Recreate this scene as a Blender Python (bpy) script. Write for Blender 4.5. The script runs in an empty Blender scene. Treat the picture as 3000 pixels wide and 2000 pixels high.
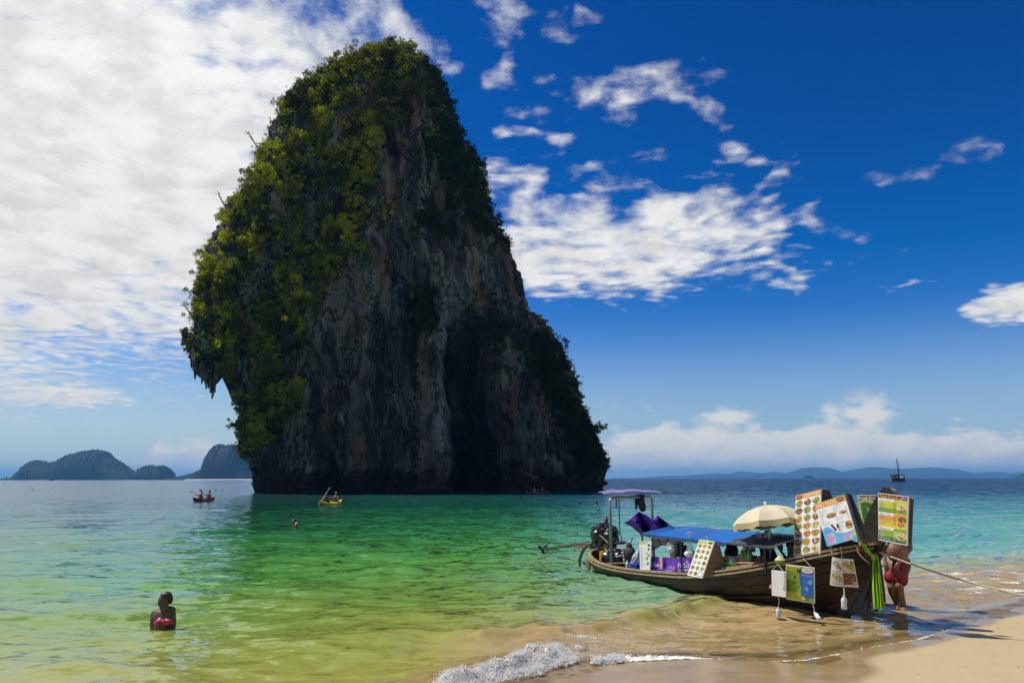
import bpy, math, random
import numpy as np
from mathutils import Vector, Matrix, Euler

rnd = random.Random(7)
rng = np.random.default_rng(11)
sc = bpy.context.scene
COL = sc.collection
R = math.radians

# ------------------------------------------------------------------ camera
FPX, CAM_H = 2250.0, 2.0
PITCH = math.atan(401.3 / FPX)
cam_d = bpy.data.cameras.new('camera')
cam_d.sensor_width = 36.0
cam_d.lens = 36.0 * FPX / 3000.0
cam_d.clip_start, cam_d.clip_end = 0.1, 60000.0
cam = bpy.data.objects.new('camera', cam_d)
CAM_ROT = (Matrix.Rotation(math.pi / 2 + PITCH, 3, 'X') @ Matrix.Rotation(R(-0.105), 3, 'Z'))
cam.matrix_world = Matrix.Translation((0, 0, CAM_H)) @ CAM_ROT.to_4x4()
COL.objects.link(cam)
sc.camera = cam

# ------------------------------------------------------------------ light
SUN_EL, SUN_AZ = R(59.5), math.atan2(-0.96, 0.22)       # azimuth from +Y towards +X
SUN_DIR = Vector((math.sin(SUN_AZ) * math.cos(SUN_EL), math.cos(SUN_AZ) * math.cos(SUN_EL), math.sin(SUN_EL)))
sun_d = bpy.data.lights.new('sun', 'SUN')
sun_d.energy, sun_d.angle, sun_d.color = 4.8, R(0.53), (1.0, 0.93, 0.80)
sun = bpy.data.objects.new('sun', sun_d)
sun.rotation_euler = SUN_DIR.to_track_quat('Z', 'Y').to_euler()
sun.location = (-60, 40, 120)
COL.objects.link(sun)

vs = sc.view_settings
vs.view_transform, vs.look, vs.exposure, vs.gamma = 'Standard', 'None', 0.0, 1.0
vs.use_curve_mapping = False
sc.render.engine = 'CYCLES'
cy = sc.cycles
cy.use_denoising = True
cy.max_bounces, cy.diffuse_bounces, cy.glossy_bounces = 6, 2, 3
cy.transmission_bounces, cy.transparent_max_bounces, cy.volume_bounces = 4, 12, 0
cy.caustics_reflective = cy.caustics_refractive = False
cy.sample_clamp_indirect = 4.0
sc.render.film_transparent = False

# ------------------------------------------------------------------ pixel <-> place helpers (3000 x 2000 photograph)
def ray(px, py):
    return CAM_ROT @ Vector(((px - 1500) / FPX, (1000 - py) / FPX, -1.0))
def at(px, py, Y):
    d = ray(px, py); t = Y / d.y
    return Vector((d.x * t, Y, CAM_H + d.z * t))
def ground(px, py, z=0.0):
    d = ray(px, py); t = (z - CAM_H) / d.z
    return Vector((d.x * t, d.y * t, z))
def azel(px, py):
    d = ray(px, py)
    return math.degrees(math.atan2(d.x, d.y)), math.degrees(math.atan2(d.z, math.hypot(d.x, d.y)))
CR = np.array(CAM_ROT)
def project(P):
    q = (np.asarray(P) - np.array([0, 0, CAM_H])) @ CR
    return 1500 + FPX * q[..., 0] / -q[..., 2], 1000 - FPX * q[..., 1] / -q[..., 2]

# ------------------------------------------------------------------ node helper
class NT:
    def __init__(s, tree): s.t = tree; s.n = tree.nodes; s.l = tree.links
    def set(s, sock, v):
        if isinstance(v, bpy.types.NodeSocket): s.l.new(v, sock)
        elif v is not None:
            if hasattr(sock.default_value, '__len__') and not hasattr(v, '__len__'): v = (v,) * len(sock.default_value)
            if hasattr(v, '__len__') and len(v) == 3 and len(sock.default_value) == 4: v = (*v, 1.0)
            sock.default_value = v
    def new(s, typ, ins=None, out=0, **kw):
        nd = s.n.new(typ)
        for k, v in kw.items(): setattr(nd, k, v)
        for k, v in (ins or {}).items(): s.set(nd.inputs[k], v)
        return nd.outputs[out]
    def m(s, op, a, b=None, c=None, clamp=False):
        nd = s.n.new('ShaderNodeMath'); nd.operation = op; nd.use_clamp = clamp
        for i, v in enumerate((a, b, c)):
            if v is not None: s.set(nd.inputs[i], v)
        return nd.outputs[0]
    def v(s, op, a, b=None, sc=None):
        nd = s.n.new('ShaderNodeVectorMath'); nd.operation = op
        s.set(nd.inputs[0], a)
        if b is not None: s.set(nd.inputs[1], b)
        if sc is not None: s.set(nd.inputs['Scale'], sc)
        return nd.outputs['Value' if op in ('LENGTH', 'DOT_PRODUCT', 'DISTANCE') else 'Vector']
    def mix(s, f, a, b, blend='MIX'):
        nd = s.n.new('ShaderNodeMix'); nd.data_type = 'RGBA'; nd.blend_type = blend
        s.set(nd.inputs[0], f); s.set(nd.inputs[6], a); s.set(nd.inputs[7], b)
        return nd.outputs[2]
    def ss(s, x, a, b, c=0.0, d=1.0):
        return s.new('ShaderNodeMapRange', {0: x, 1: a, 2: b, 3: c, 4: d}, interpolation_type='SMOOTHSTEP')
    def lin(s, x, a, b, c=0.0, d=1.0):
        return s.new('ShaderNodeMapRange', {0: x, 1: a, 2: b, 3: c, 4: d})
    def noise(s, vec, scale, detail=4, rough=0.55, out=0, dist=0.0):
        return s.new('ShaderNodeTexNoise', {'Vector': vec, 'Scale': scale, 'Detail': detail, 'Roughness': rough, 'Distortion': dist}, out=out)
    def sep(s, vec):
        nd = s.n.new('ShaderNodeSeparateXYZ'); s.set(nd.inputs[0], vec); return nd.outputs
    def comb(s, x, y, z):
        return s.new('ShaderNodeCombineXYZ', {0: x, 1: y, 2: z})
    def ramp(s, x, stops, interp='LINEAR'):
        nd = s.n.new('ShaderNodeValToRGB'); s.set(nd.inputs[0], x); cr = nd.color_ramp; cr.interpolation = interp
        while len(cr.elements) < len(stops): cr.elements.new(0.5)
        for e, (p, c) in zip(cr.elements, stops): e.position = p; e.color = (*c, 1.0)
        return nd.outputs[0]

# ------------------------------------------------------------------ sky
world = bpy.data.worlds.new('World'); sc.world = world; world.use_nodes = True
W = NT(world.node_tree); W.n.clear()
SKY_STRENGTH = 0.10
gen = W.new('ShaderNodeTexCoord', out=0)
gx, gy, gz = W.sep(gen)
sky = W.n.new('ShaderNodeTexSky'); sky.sky_type = 'NISHITA'; sky.sun_disc = False
sky.sun_elevation, sky.sun_rotation = SUN_EL, SUN_AZ
sky.altitude, sky.air_density, sky.dust_density, sky.ozone_density = 0, 1.0, 0.6, 3.0
az = W.m('MULTIPLY', W.m('ARCTAN2', gx, gy), 57.29578)
el = W.m('MULTIPLY', W.m('ARCSINE', gz), 57.29578)
# deep polarised blue: gain per channel, then a touch of contrast
blue = W.new('ShaderNodeHueSaturation', {'Saturation': 1.3, 'Value': 1.0, 'Hue': 0.5, 'Fac': 1.0, 'Color': sky.outputs[0]})
br, bgc, bb = W.n.new('ShaderNodeSeparateColor'), None, None
W.l.new(blue, br.inputs[0])
def curve(x, k, g):
    return W.m('MULTIPLY', W.m('POWER', W.m('MULTIPLY', W.m('MAXIMUM', x, 0.0), 0.1), g), 10 * k)
SKYTINT = W.new('ShaderNodeCombineColor', {0: W.m('MULTIPLY', W.m('MAXIMUM', W.m('SUBTRACT', br.outputs[0], 0.85), 0.01), 0.64), 1: curve(br.outputs[1], 1.2, 1.56), 2: curve(br.outputs[2], 1.62, 1.68)})
# cloud plane coordinates: a flat deck overhead
den = W.m('MAXIMUM', W.m('ADD', gz, 0.05), 0.02)
u, v = W.m('DIVIDE', gx, den), W.m('DIVIDE', gy, den)
plane = W.comb(u, v, 0.0)
warp = W.noise(plane, 1.3, 2, 0.5, out=1)
plane_w = W.v('ADD', plane, W.v('MULTIPLY', W.v('SUBTRACT', warp, (0.5, 0.5, 0.5)), (0.55, 0.55, 0)))
tex_a = W.noise(plane_w, 7.0, 8, 0.58)
vor = W.new('ShaderNodeTexVoronoi', {'Vector': W.v('ADD', plane_w, W.v('MULTIPLY', W.noise(plane, 20, 4, 0.6, out=1), (0.07, 0.07, 0))), 'Scale': 11.0, 'Smoothness': 0.8}, feature='SMOOTH_F1')
cells = W.m('SUBTRACT', 1.0, W.m('MULTIPLY', vor, 1.35))
puff = W.noise(W.v('MULTIPLY', W.comb(az, el, 2.0), (0.42, 0.62, 1)), 1.0, 7, 0.6)
tex = W.m('ADD', W.m('ADD', W.m('MULTIPLY', tex_a, 0.45), W.m('MULTIPLY', cells, 0.2)), W.m('MULTIPLY', puff, 0.35))
azel_v = W.comb(az, el, 0.0)
wob = W.v('MULTIPLY', W.v('SUBTRACT', W.noise(azel_v, 0.16, 3, 0.55, out=1), (0.5, 0.5, 0.5)), (7.0, 4.0, 0))
pos = W.v('ADD', azel_v, wob)
DEG = 0.0235
BLOBS = [(-600, 500, 1100, 760, 1.2), (250, 430, 860, 700, 1.3), (700, 290, 540, 400, 1.02), (860, -40, 480, 300, .70), (250, 880, 500, 170, 1.05), (540, 780, 340, 230, .95),
         (1080, 110, 320, 180, .78), (1290, 150, 110, 90, .55), (1480, 240, 110, 80, .62), (1620, 235, 100, 50, .55), (1890, 265, 360, 120, .66), (1700, 330, 260, 60, .45), (2050, 470, 380, 60, .42), (1400, 60, 240, 120, .5), (2400, 700, 300, 80, .36),
         (1530, 345, 160, 50, .6), (1500, 410, 120, 40, .58), (1630, 430, 100, 50, .52), (2120, 415, 120, 60, .6), (1440, 560, 260, 120, .72),
         (1780, 520, 300, 70, .55), (1800, 720, 640, 190, .98), (1600, 760, 420, 150, 1.0), (2080, 690, 380, 190, .85), (2310, 830, 170, 60, .6),
         (2640, 520, 150, 50, .5), (2810, 465, 110, 45, .5), (2560, 808, 220, 24, .45), (3010, 880, 170, 85, 1.1), (130, 1150, 330, 55, .95), (700, 1215, 320, 40, .4),
         (1620, 80, 110, 70, .48), (1720, 80, 90, 35, .46), (2270, 520, 150, 40, .5), (1450, 660, 160, 120, .8)]
mask = None
for bx, by, rx_, ry_, w_ in BLOBS:
    a0, e0 = azel(bx, by)
    dd = W.v('LENGTH', W.v('MULTIPLY', W.v('SUBTRACT', pos, (a0, e0, 0)), (1 / (rx_ * DEG), 1 / (ry_ * DEG), 0)))
    mk = W.ss(dd, 1.35, 0.3, 0.0, w_)
    mask = mk if mask is None else W.m('MAXIMUM', mask, mk)
# beyond the frame the broken deck simply goes on
away = W.ss(W.m('ABSOLUTE', az), 48, 80)
mask = W.m('MAXIMUM', mask, W.m('MULTIPLY', W.m('MAXIMUM', away, W.ss(el, 42, 60)), W.ss(W.noise(azel_v, 0.035, 2, 0.5), 0.4, 0.65, 0.35, 0.8)))
dens = W.ss(W.m('ADD', W.m('MULTIPLY', tex, 2.9), W.m('MULTIPLY', mask, 1.25)), 1.88, 2.78)
dens = W.m('MULTIPLY', dens, W.ss(el, 0.5, 6.0))
shade = W.m('ADD', W.m('MULTIPLY', W.noise(W.v('ADD', plane_w, (3.1, 1.7, 0)), 6.0, 6, 0.58), 0.5), W.m('MULTIPLY', W.noise(W.v('MULTIPLY', W.comb(az, el, 9.0), (0.30, 0.50, 1)), 1.0, 6, 0.58), 0.5))
cl_val = W.m('ADD', W.ss(shade, 0.36, 0.60, 0.82, 1.05), W.m('MULTIPLY', W.ss(mask, 0.5, 1.2), 0.02))
cl_val = W.m('MULTIPLY', cl_val, W.lin(el, 6, 34, 0.83, 1.0))
cloud = W.new('ShaderNodeCombineColor', {0: cl_val, 1: W.m('MULTIPLY', cl_val, 1.0), 2: W.m('MULTIPLY', cl_val, 0.985)})
cloud = W.mix(1.0, cloud, (10.0 * 0.92,) * 3, 'MULTIPLY')
# low cumulus bank along the horizon
bank_n = W.noise(W.comb(W.m('MULTIPLY', az, 0.22), W.m('MULTIPLY', el, 0.42), 3.3), 1.0, 6, 0.52)
bank_h = W.m('ADD', W.m('MULTIPLY', W.noise(W.comb(W.m('MULTIPLY', az, 0.07), 0, 7.7), 1.0, 3, 0.5), 7.0), W.ss(az, -12, 12, -1.2, 0.9))
bank = W.ss(W.m('ADD', W.m('SUBTRACT', bank_h, el), W.m('MULTIPLY', W.m('SUBTRACT', bank_n, 0.5), 9.0)), -0.1, 1.2)
bank = W.m('MULTIPLY', bank, W.ss(el, 7.5, 4.0))
bank_c = W.mix(W.ss(W.m('ADD', W.m('MULTIPLY', el, 0.16), W.m('MULTIPLY', W.noise(W.comb(W.m('MULTIPLY', az, 0.5), W.m('MULTIPLY', el, 0.9), 1.0), 1.0, 5, 0.55), 0.8)), 0.30, 0.92), (4.7, 5.4, 6.4), (8.3, 7.9, 7.3))
haze_c = W.mix(W.ss(az, -25, 20), (5.6, 6.5, 7.0), (3.9, 5.3, 6.8))
low = W.mix(W.ss(el, 12.5, 0.0, 0.0, 0.88), SKYTINT, haze_c)
low = W.mix(W.m('MULTIPLY', bank, 0.85), low, bank_c)
final = W.mix(dens, low, cloud)
bg = W.n.new('ShaderNodeBackground'); W.set(bg.inputs[0], final); bg.inputs[1].default_value = SKY_STRENGTH
wo = W.n.new('ShaderNodeOutputWorld'); W.l.new(bg.outputs[0], wo.inputs[0])
world.cycles.sampling_method = 'MANUAL'; world.cycles.sample_map_resolution = 1024

# ------------------------------------------------------------------ noise (numpy gradient noise)
_perm = np.random.default_rng(3).permutation(256).astype(np.int64); _perm = np.concatenate([_perm, _perm, _perm])
_g = np.random.default_rng(4).normal(size=(256, 3)); _g /= np.linalg.norm(_g, axis=1)[:, None]
def perlin(x, y, z):
    xi, yi, zi = np.floor(x).astype(np.int64), np.floor(y).astype(np.int64), np.floor(z).astype(np.int64)
    xf, yf, zf = x - xi, y - yi, z - zi
    xi &= 255; yi &= 255; zi &= 255
    fu, fv, fw = [t * t * t * (t * (t * 6 - 15) + 10) for t in (xf, yf, zf)]
    out = 0
    for dx in (0, 1):
        for dy in (0, 1):
            for dz in (0, 1):
                h = _perm[_perm[_perm[xi + dx] + yi + dy] + zi + dz]
                g = _g[h]
                d = g[..., 0] * (xf - dx) + g[..., 1] * (yf - dy) + g[..., 2] * (zf - dz)
                out = out + d * (fu if dx else 1 - fu) * (fv if dy else 1 - fv) * (fw if dz else 1 - fw)
    return out * 1.6
def fbm(x, y, z, oct=4, gain=0.5, lac=2.03):
    a, t = 1.0, 0
    for i in range(oct):
        t = t + a * perlin(x + i * 17.3, y + i * 9.1, z + i * 5.7); x, y, z = x * lac, y * lac, z * lac; a *= gain
    return t
def sstep(x, a, b):
    t = np.clip((x - a) / (b - a), 0, 1); return t * t * (3 - 2 * t)
def signed_dist(P, line):
    """distance of points P (N,2) to a polyline; positive on the left-hand side of its direction"""
    best = np.full(len(P), 1e18); sg = np.ones(len(P)); L = np.array(line, float)
    for a, b in zip(L[:-1], L[1:]):
        ab = b - a; t = np.clip(((P - a) @ ab) / (ab @ ab), 0, 1)
        q = P - (a + t[:, None] * ab); d = (q * q).sum(1)
        s = ab[0] * (P[:, 1] - a[1]) - ab[1] * (P[:, 0] - a[0])
        m = d < best - 1e-12
        best = np.where(m, d, best); sg = np.where(m, np.where(s >= 0, 1, -1), sg)
    return np.sqrt(best) * sg

# ------------------------------------------------------------------ materials
def mat(name, col, rough=0.6, var=0.25, scale=6.0, stretch=(1, 1, 1), bump=0.0, metal=0.0, spec=0.5, trans=0.0, dark=None, sss=0.0, alpha=1.0, coat=0.0):
    m_ = bpy.data.materials.new(name); m_.use_nodes = True
    t = NT(m_.node_tree); p = t.n['Principled BSDF']
    co = t.v('MULTIPLY', t.new('ShaderNodeTexCoord', out=3), stretch)
    n = t.noise(co, scale, 5, 0.6)
    dk = dark or tuple(c * (1 - var) for c in col); lt = tuple(min(1, c * (1 + var * 0.6)) for c in col)
    t.set(p.inputs['Base Color'], t.mix(t.ss(n, 0.3, 0.7), dk, lt))
    t.set(p.inputs['Roughness'], t.lin(n, 0.2, 0.8, max(0.02, rough - 0.08), min(1, rough + 0.08)))
    p.inputs['Metallic'].default_value = metal
    p.inputs['Specular IOR Level'].default_value = spec
    p.inputs['Transmission Weight'].default_value = trans
    p.inputs['Alpha'].default_value = alpha
    p.inputs['Coat Weight'].default_value = coat
    if bump:
        bn = t.new('ShaderNodeBump', {'Strength': bump, 'Distance': 0.02, 'Height': t.noise(co, scale * 3, 6, 0.65)})
        t.set(p.inputs['Normal'], bn)
    return m_

# ------------------------------------------------------------------ mesh builder
class MB:
    def __init__(s): s.v = []; s.f = []; s.m = []
    def add(s, vs_, fs, mi=0):
        o = len(s.v); s.v += [Vector(p) for p in vs_]; s.f += [tuple(i + o for i in f) for f in fs]; s.m += [mi] * len(fs); return s
    def box(s, c, size, rot=None, mi=0):
        x, y, z = [k / 2 for k in size]; rot = rot or Matrix.Identity(3); c = Vector(c)
        P = [c + rot @ Vector((i * x, j * y, k * z)) for i in (-1, 1) for j in (-1, 1) for k in (-1, 1)]
        return s.add(P, [(0, 1, 3, 2), (4, 6, 7, 5), (0, 4, 5, 1), (2, 3, 7, 6), (0, 2, 6, 4), (1, 5, 7, 3)], mi)
    def tube(s, pts, r, n=8, mi=0, cap=True):
        pts = [Vector(p) for p in pts]; rs = r if hasattr(r, '__len__') else [r] * len(pts)
        prev = None; rings = []
        for i, p in enumerate(pts):
            t = (pts[min(i + 1, len(pts) - 1)] - pts[max(i - 1, 0)]).normalized()
            if prev is None:
                a = Vector((0, 0, 1)) if abs(t.z) < 0.9 else Vector((1, 0, 0)); e1 = t.cross(a).normalized()
            else:
                e1 = (prev - t * prev.dot(t)).normalized()
            prev = e1; e2 = t.cross(e1)
            rings.append([p + (e1 * math.cos(k * 2 * math.pi / n) + e2 * math.sin(k * 2 * math.pi / n)) * rs[i] for k in range(n)])
        V = [q for r_ in rings for q in r_]; F = []
        for i in range(len(pts) - 1):
            for k in range(n): F.append((i * n + k, i * n + (k + 1) % n, (i + 1) * n + (k + 1) % n, (i + 1) * n + k))
        if cap: F += [tuple(range(n - 1, -1, -1)), tuple((len(pts) - 1) * n + k for k in range(n))]
        return s.add(V, F, mi)
    def lathe(s, prof, c=(0, 0, 0), n=16, mi=0, rot=None, sx=1.0, sy=1.0, jit=0.0):
        """prof: list of (radius, height)"""
        rot = rot or Matrix.Identity(3); c = Vector(c); V = []; F = []
        for r_, h in prof:
            for k in range(n):
                a = k * 2 * math.pi / n; j = 1 + (rnd.uniform(-jit, jit) if jit else 0)
                V.append(c + rot @ Vector((r_ * j * sx * math.cos(a), r_ * j * sy * math.sin(a), h)))
        for i in range(len(prof) - 1):
            for k in range(n): F.append((i * n + k, i * n + (k + 1) % n, (i + 1) * n + (k + 1) % n, (i + 1) * n + k))
        F += [tuple(range(n - 1, -1, -1)), tuple((len(prof) - 1) * n + k for k in range(n))]
        return s.add(V, F, mi)
    def ell(s, c, r, rot=None, n=12, m=8, mi=0, jit=0.0):
        r = r if hasattr(r, '__len__') else (r, r, r); rot = rot or Matrix.Identity(3); c = Vector(c)
        V = [c + rot @ Vector((0, 0, -r[2]))]; F = []
        for i in range(1, m):
            ph = -math.pi / 2 + math.pi * i / m
            for k in range(n):
                a = k * 2 * math.pi / n; j = 1 + (rnd.uniform(-jit, jit) if jit else 0)
                V.append(c + rot @ Vector((r[0] * math.cos(ph) * math.cos(a) * j, r[1] * math.cos(ph) * math.sin(a) * j, r[2] * math.sin(ph) * j)))
        V.append(c + rot @ Vector((0, 0, r[2]))); top = len(V) - 1
        for k in range(n): F.append((0, 1 + (k + 1) % n, 1 + k)); F.append((top, top - n + k, top - n + (k + 1) % n))
        for i in range(m - 2):
            for k in range(n): F.append((1 + i * n + k, 1 + i * n + (k + 1) % n, 1 + (i + 1) * n + (k + 1) % n, 1 + (i + 1) * n + k))
        return s.add(V, F, mi)
    def grid(s, rows, mi=0, closed=False):
        n = len(rows[0]); V = [p for r_ in rows for p in r_]; F = []
        for i in range(len(rows) - 1):
            for k in range(n if closed else n - 1): F.append((i * n + k, i * n + (k + 1) % n, (i + 1) * n + (k + 1) % n, (i + 1) * n + k))
        return s.add(V, F, mi)
    def slab(s, rows, nrm, th, mi=0):
        """a sheet of points with thickness th along nrm (closed)"""
        n = len(rows[0]); m = len(rows); nrm = Vector(nrm)
        s.grid(rows, mi); s.grid([[p - nrm * th for p in r_][::-1] for r_ in rows], mi)
        edge = rows[0] + [r_[-1] for r_ in rows[1:-1]] + rows[-1][::-1] + [r_[0] for r_ in rows[1:-1]][::-1]
        E = [Vector(p) for p in edge]; k = len(E)
        return s.add(E + [p - nrm * th for p in E], [(i, i + k, (i + 1) % k + k, (i + 1) % k) for i in range(k)], mi)
    def build(s, name, mats, parent=None, smooth=False, loc=None):
        me = bpy.data.meshes.new(name)
        base = Vector(parent['_w']) if parent is not None and '_w' in parent else Vector((0, 0, 0))
        org = Vector(loc) if loc is not None else base
        me.from_pydata([tuple(p - org) for p in s.v], [], s.f)
        for m_ in (mats if isinstance(mats, (list, tuple)) else [mats]): me.materials.append(m_)
        me.polygons.foreach_set('material_index', s.m)
        if smooth: me.polygons.foreach_set('use_smooth', [True] * len(s.f))
        me.update()
        o = bpy.data.objects.new(name, me); COL.objects.link(o)
        if parent is not None:
            o.parent = parent; o.location = org - base; o['_w'] = tuple(org)
        else:
            o.location = org; o['_w'] = tuple(org)
        return o

def tag(o, label=None, cat=None, group=None, kind=None):
    if label: o['label'] = label
    if cat: o['category'] = cat
    if group: o['group'] = group
    if kind: o['kind'] = kind
    return o
def empty(name, loc, label=None, cat=None, group=None):
    o = bpy.data.objects.new(name, None); o.empty_display_size = 0.1; o.location = loc; o['_w'] = tuple(loc); COL.objects.link(o)
    return tag(o, label, cat, group)
def np_object(name, V, F, mats, smooth=True, attrs=None, mi=None):
    me = bpy.data.meshes.new(name); n = len(V)
    me.vertices.add(n); me.vertices.foreach_set('co', np.asarray(V, np.float32).ravel())
    F = np.asarray(F, np.int32); k = F.shape[1]
    me.loops.add(F.size); me.loops.foreach_set('vertex_index', F.ravel())
    me.polygons.add(len(F)); me.polygons.foreach_set('loop_start', np.arange(0, F.size, k, dtype=np.int32))
    me.polygons.foreach_set('loop_total', np.full(len(F), k, np.int32))
    for m_ in (mats if isinstance(mats, (list, tuple)) else [mats]): me.materials.append(m_)
    if mi is not None: me.polygons.foreach_set('material_index', np.asarray(mi, np.int32))
    me.update(calc_edges=True)
    me.polygons.foreach_set('use_smooth', np.full(len(F), smooth))
    for k_, a in (attrs or {}).items():
        at_ = me.attributes.new(k_, 'FLOAT', 'POINT'); at_.data.foreach_set('value', np.asarray(a, np.float32).ravel())
    o = bpy.data.objects.new(name, me); COL.objects.link(o); o['_w'] = (0, 0, 0)
    return o
def grid_faces(r, c, wrap=False):
    i = np.arange(r * c).reshape(r, c)
    if wrap: i = np.concatenate([i, i[:, :1]], 1)
    return np.stack([i[:-1, :-1], i[:-1, 1:], i[1:, 1:], i[1:, :-1]], -1).reshape(-1, 4)

# ------------------------------------------------------------------ shore layout (metres; sea on the left-hand side of each line)
SHORE = [(60, 30), (24, 19), (14, 15.7), (10.4, 14.3), (8.6, 13.15), (6.9, 11.8), (5.9, 10.85), (5.1, 10.2), (4.5, 9.85), (3.95, 9.5), (3.25, 9.08), (2.7, 9.02), (1.95, 9.2), (1.3, 9.1), (0.75, 8.75), (0.2, 8.0), (-0.6, 7.2), (-3, 6.2), (-8, 5.2), (-30, 3.5), (-80, 2.0)]
SHORE = [(a, b) for a, b in SHORE][::1]
DRYL = [(60, 28.5), (24, 17.6), (14, 14.4), (9.6, 12.95), (8.05, 12.3), (7.35, 11.85), (6.4, 11.0), (5.2, 9.85), (4.45, 9.35), (4.0, 9.0), (3.75, 8.45), (3.45, 8.0), (2.6, 7.3), (0, 6.2), (-4, 5.2), (-30, 2.4), (-80, 1)]
def to_sea(P): return -signed_dist(P, SHORE)       # positive seaward
def wpts(*pp): return [tuple(ground(*p).xy) for p in pp]
CREST_NEAR = wpts((1150, 2030), (1290, 2000), (1420, 1974), (1560, 1950), (1640, 1925), (1705, 1890))
CREST_FAR = wpts((1250, 1895), (1480, 1872), (1600, 1862), (1690, 1856), (1850, 1832), (1950, 1812), (2040, 1785), (2110, 1762), (2165, 1748))
FRONT = [(6.9, 11.8), (5.9, 10.85), (5.1, 10.2), (4.5, 9.85), (3.95, 9.5), (3.25, 9.08), (2.7, 9.02), (1.95, 9.2), (1.3, 9.1), (0.95, 8.95)]

def polar_patch(ts, n_ang, a0, a1):
    ang = np.linspace(a0, a1, n_ang)
    Y = ts[:, None] * np.ones(n_ang)[None]
    X = ts[:, None] * np.tan(ang)[None]
    return X, Y
def bed_z(P):
    u_ = to_sea(P)
    z = np.where(u_ > 0, -0.05 * u_ - 0.012 * np.minimum(u_, 3), -0.028 * u_)
    return np.clip(z, -3.5, 0.45)

# ---- sand
ts = np.concatenate([np.linspace(-25, 3, 30), 1 / np.linspace(1 / 3.05, 1 / 70, 330)])
ang = np.linspace(-1, 1, 420)
half = np.maximum(np.abs(ts), 4.0) * 1.5 + 6
SX = half[:, None] * ang[None]; SY = ts[:, None] * np.ones(420)[None]
P2 = np.stack([SX.ravel(), SY.ravel()], 1)
SZ = bed_z(P2)
near = sstep(P2[:, 1], 45, 20)
SZ = SZ + near * (0.012 * fbm(P2[:, 0] * .9, P2[:, 1] * 1.6, P2[:, 0] * 0, 3) + 0.004 * perlin(P2[:, 0] * 5, P2[:, 1] * 7, P2[:, 0] * 0))
dry = -signed_dist(P2, DRYL)          # >0 = wetted
dry = sstep(dry + 0.12 * perlin(P2[:, 0] * 1.1, P2[:, 1] * 1.1, P2[:, 0] * 0), -0.10, 0.10)

sand_m = bpy.data.materials.new('beach_sand'); sand_m.use_nodes = True
t = NT(sand_m.node_tree); p = t.n['Principled BSDF']
wet = t.new('ShaderNodeAttribute', attribute_name='wet', out=2)
oc = t.new('ShaderNodeTexCoord', out=3)
fine = t.noise(oc, 160, 4, 0.7); mid_ = t.noise(oc, 3.0, 5, 0.6)
dryc = t.mix(t.m('ADD', t.m('MULTIPLY', fine, 0.6), t.m('MULTIPLY', mid_, 0.4)), (0.36, 0.27, 0.15), (0.56, 0.44, 0.27))
wetc = t.mix(mid_, (0.27, 0.19, 0.09), (0.37, 0.265, 0.135))
t.set(p.inputs['Base Color'], t.mix(wet, dryc, wetc))
t.set(p.inputs['Roughness'], t.mix(wet, (0.9,) * 3, (0.19,) * 3))
t.set(p.inputs['Specular IOR Level'], t.m('ADD', t.m('MULTIPLY', wet, 0.15), 0.2))
bn = t.new('ShaderNodeBump', {'Strength': t.m('SUBTRACT', 0.32, t.m('MULTIPLY', wet, 0.29)), 'Distance': 0.02, 'Height': t.m('ADD', fine, t.m('MULTIPLY', t.noise(oc, 22, 3, 0.6), 1.2))})
t.set(p.inputs['Normal'], bn)
sand = np_object('beach_sand', np.stack([P2[:, 0], P2[:, 1], SZ], 1), grid_faces(len(ts), 420), sand_m, attrs={'wet': dry})
tag(sand, 'pale tan sand beach sloping into the water at lower right', kind='structure')

# ---- sea
tw = np.concatenate([1 / np.linspace(1 / 4.2, 1 / 260, 640), 260 * (14000 / 260) ** np.linspace(0.03, 1, 60)])
NA = 760
X, Y = polar_patch(tw, NA, R(-62), R(62))
P2 = np.stack([X.ravel(), Y.ravel()], 1)
near_i = P2[:, 1] < 90
off = np.full(len(P2), 200.0); off[near_i] = to_sea(P2[near_i]); off[~near_i] = np.maximum(20, P2[~near_i, 1] - 10)
dY = np.gradient(tw)[:, None] * np.ones(NA)[None]; dY = dY.ravel()
Z = np.zeros(len(P2)); wr = np.random.default_rng(21)
x_, y_ = P2[near_i, 0], P2[near_i, 1]; dyn = dY[near_i]
warpx = 0.6 * perlin(x_ * .35, y_ * .35, x_ * 0) + 0.2 * perlin(x_ * 1.3, y_ * 1.3, x_ * 0 + 5)
warpy = 0.6 * perlin(x_ * .35, y_ * .35, x_ * 0 + 9) + 0.2 * perlin(x_ * 1.3, y_ * 1.3, x_ * 0 + 13)
zz = 0
for i in range(64):
    lam = 0.30 * (5.0 / 0.30) ** (wr.random() ** 1.15)
    th = math.radians(wr.normal(-84, 30)); k_ = 2 * math.pi / lam
    a_ = lam * 0.023 / (2 * math.pi) * (1.15 if lam > 1.1 else 1.5)
    ph = k_ * (math.cos(th) * (x_ + warpx * min(1, lam)) + math.sin(th) * (y_ + warpy * min(1, lam))) + wr.random() * 6.28
    zz = zz + a_ * np.clip(lam / (3.2 * dyn) - .35, 0, 1) * np.sin(ph)
gust = 0.75 + 0.6 * perlin(x_ * .12, y_ * .07, x_ * 0 + 2)
gust *= 0.55 + 0.45 * sstep(x_ + 0.16 * y_, -5, 2)           # the left of the bay lies calmer
zz = zz * gust * (0.45 * sstep(off[near_i], 0.05, 0.5) + 0.55 * sstep(off[near_i], 0.4, 2.6))
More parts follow.
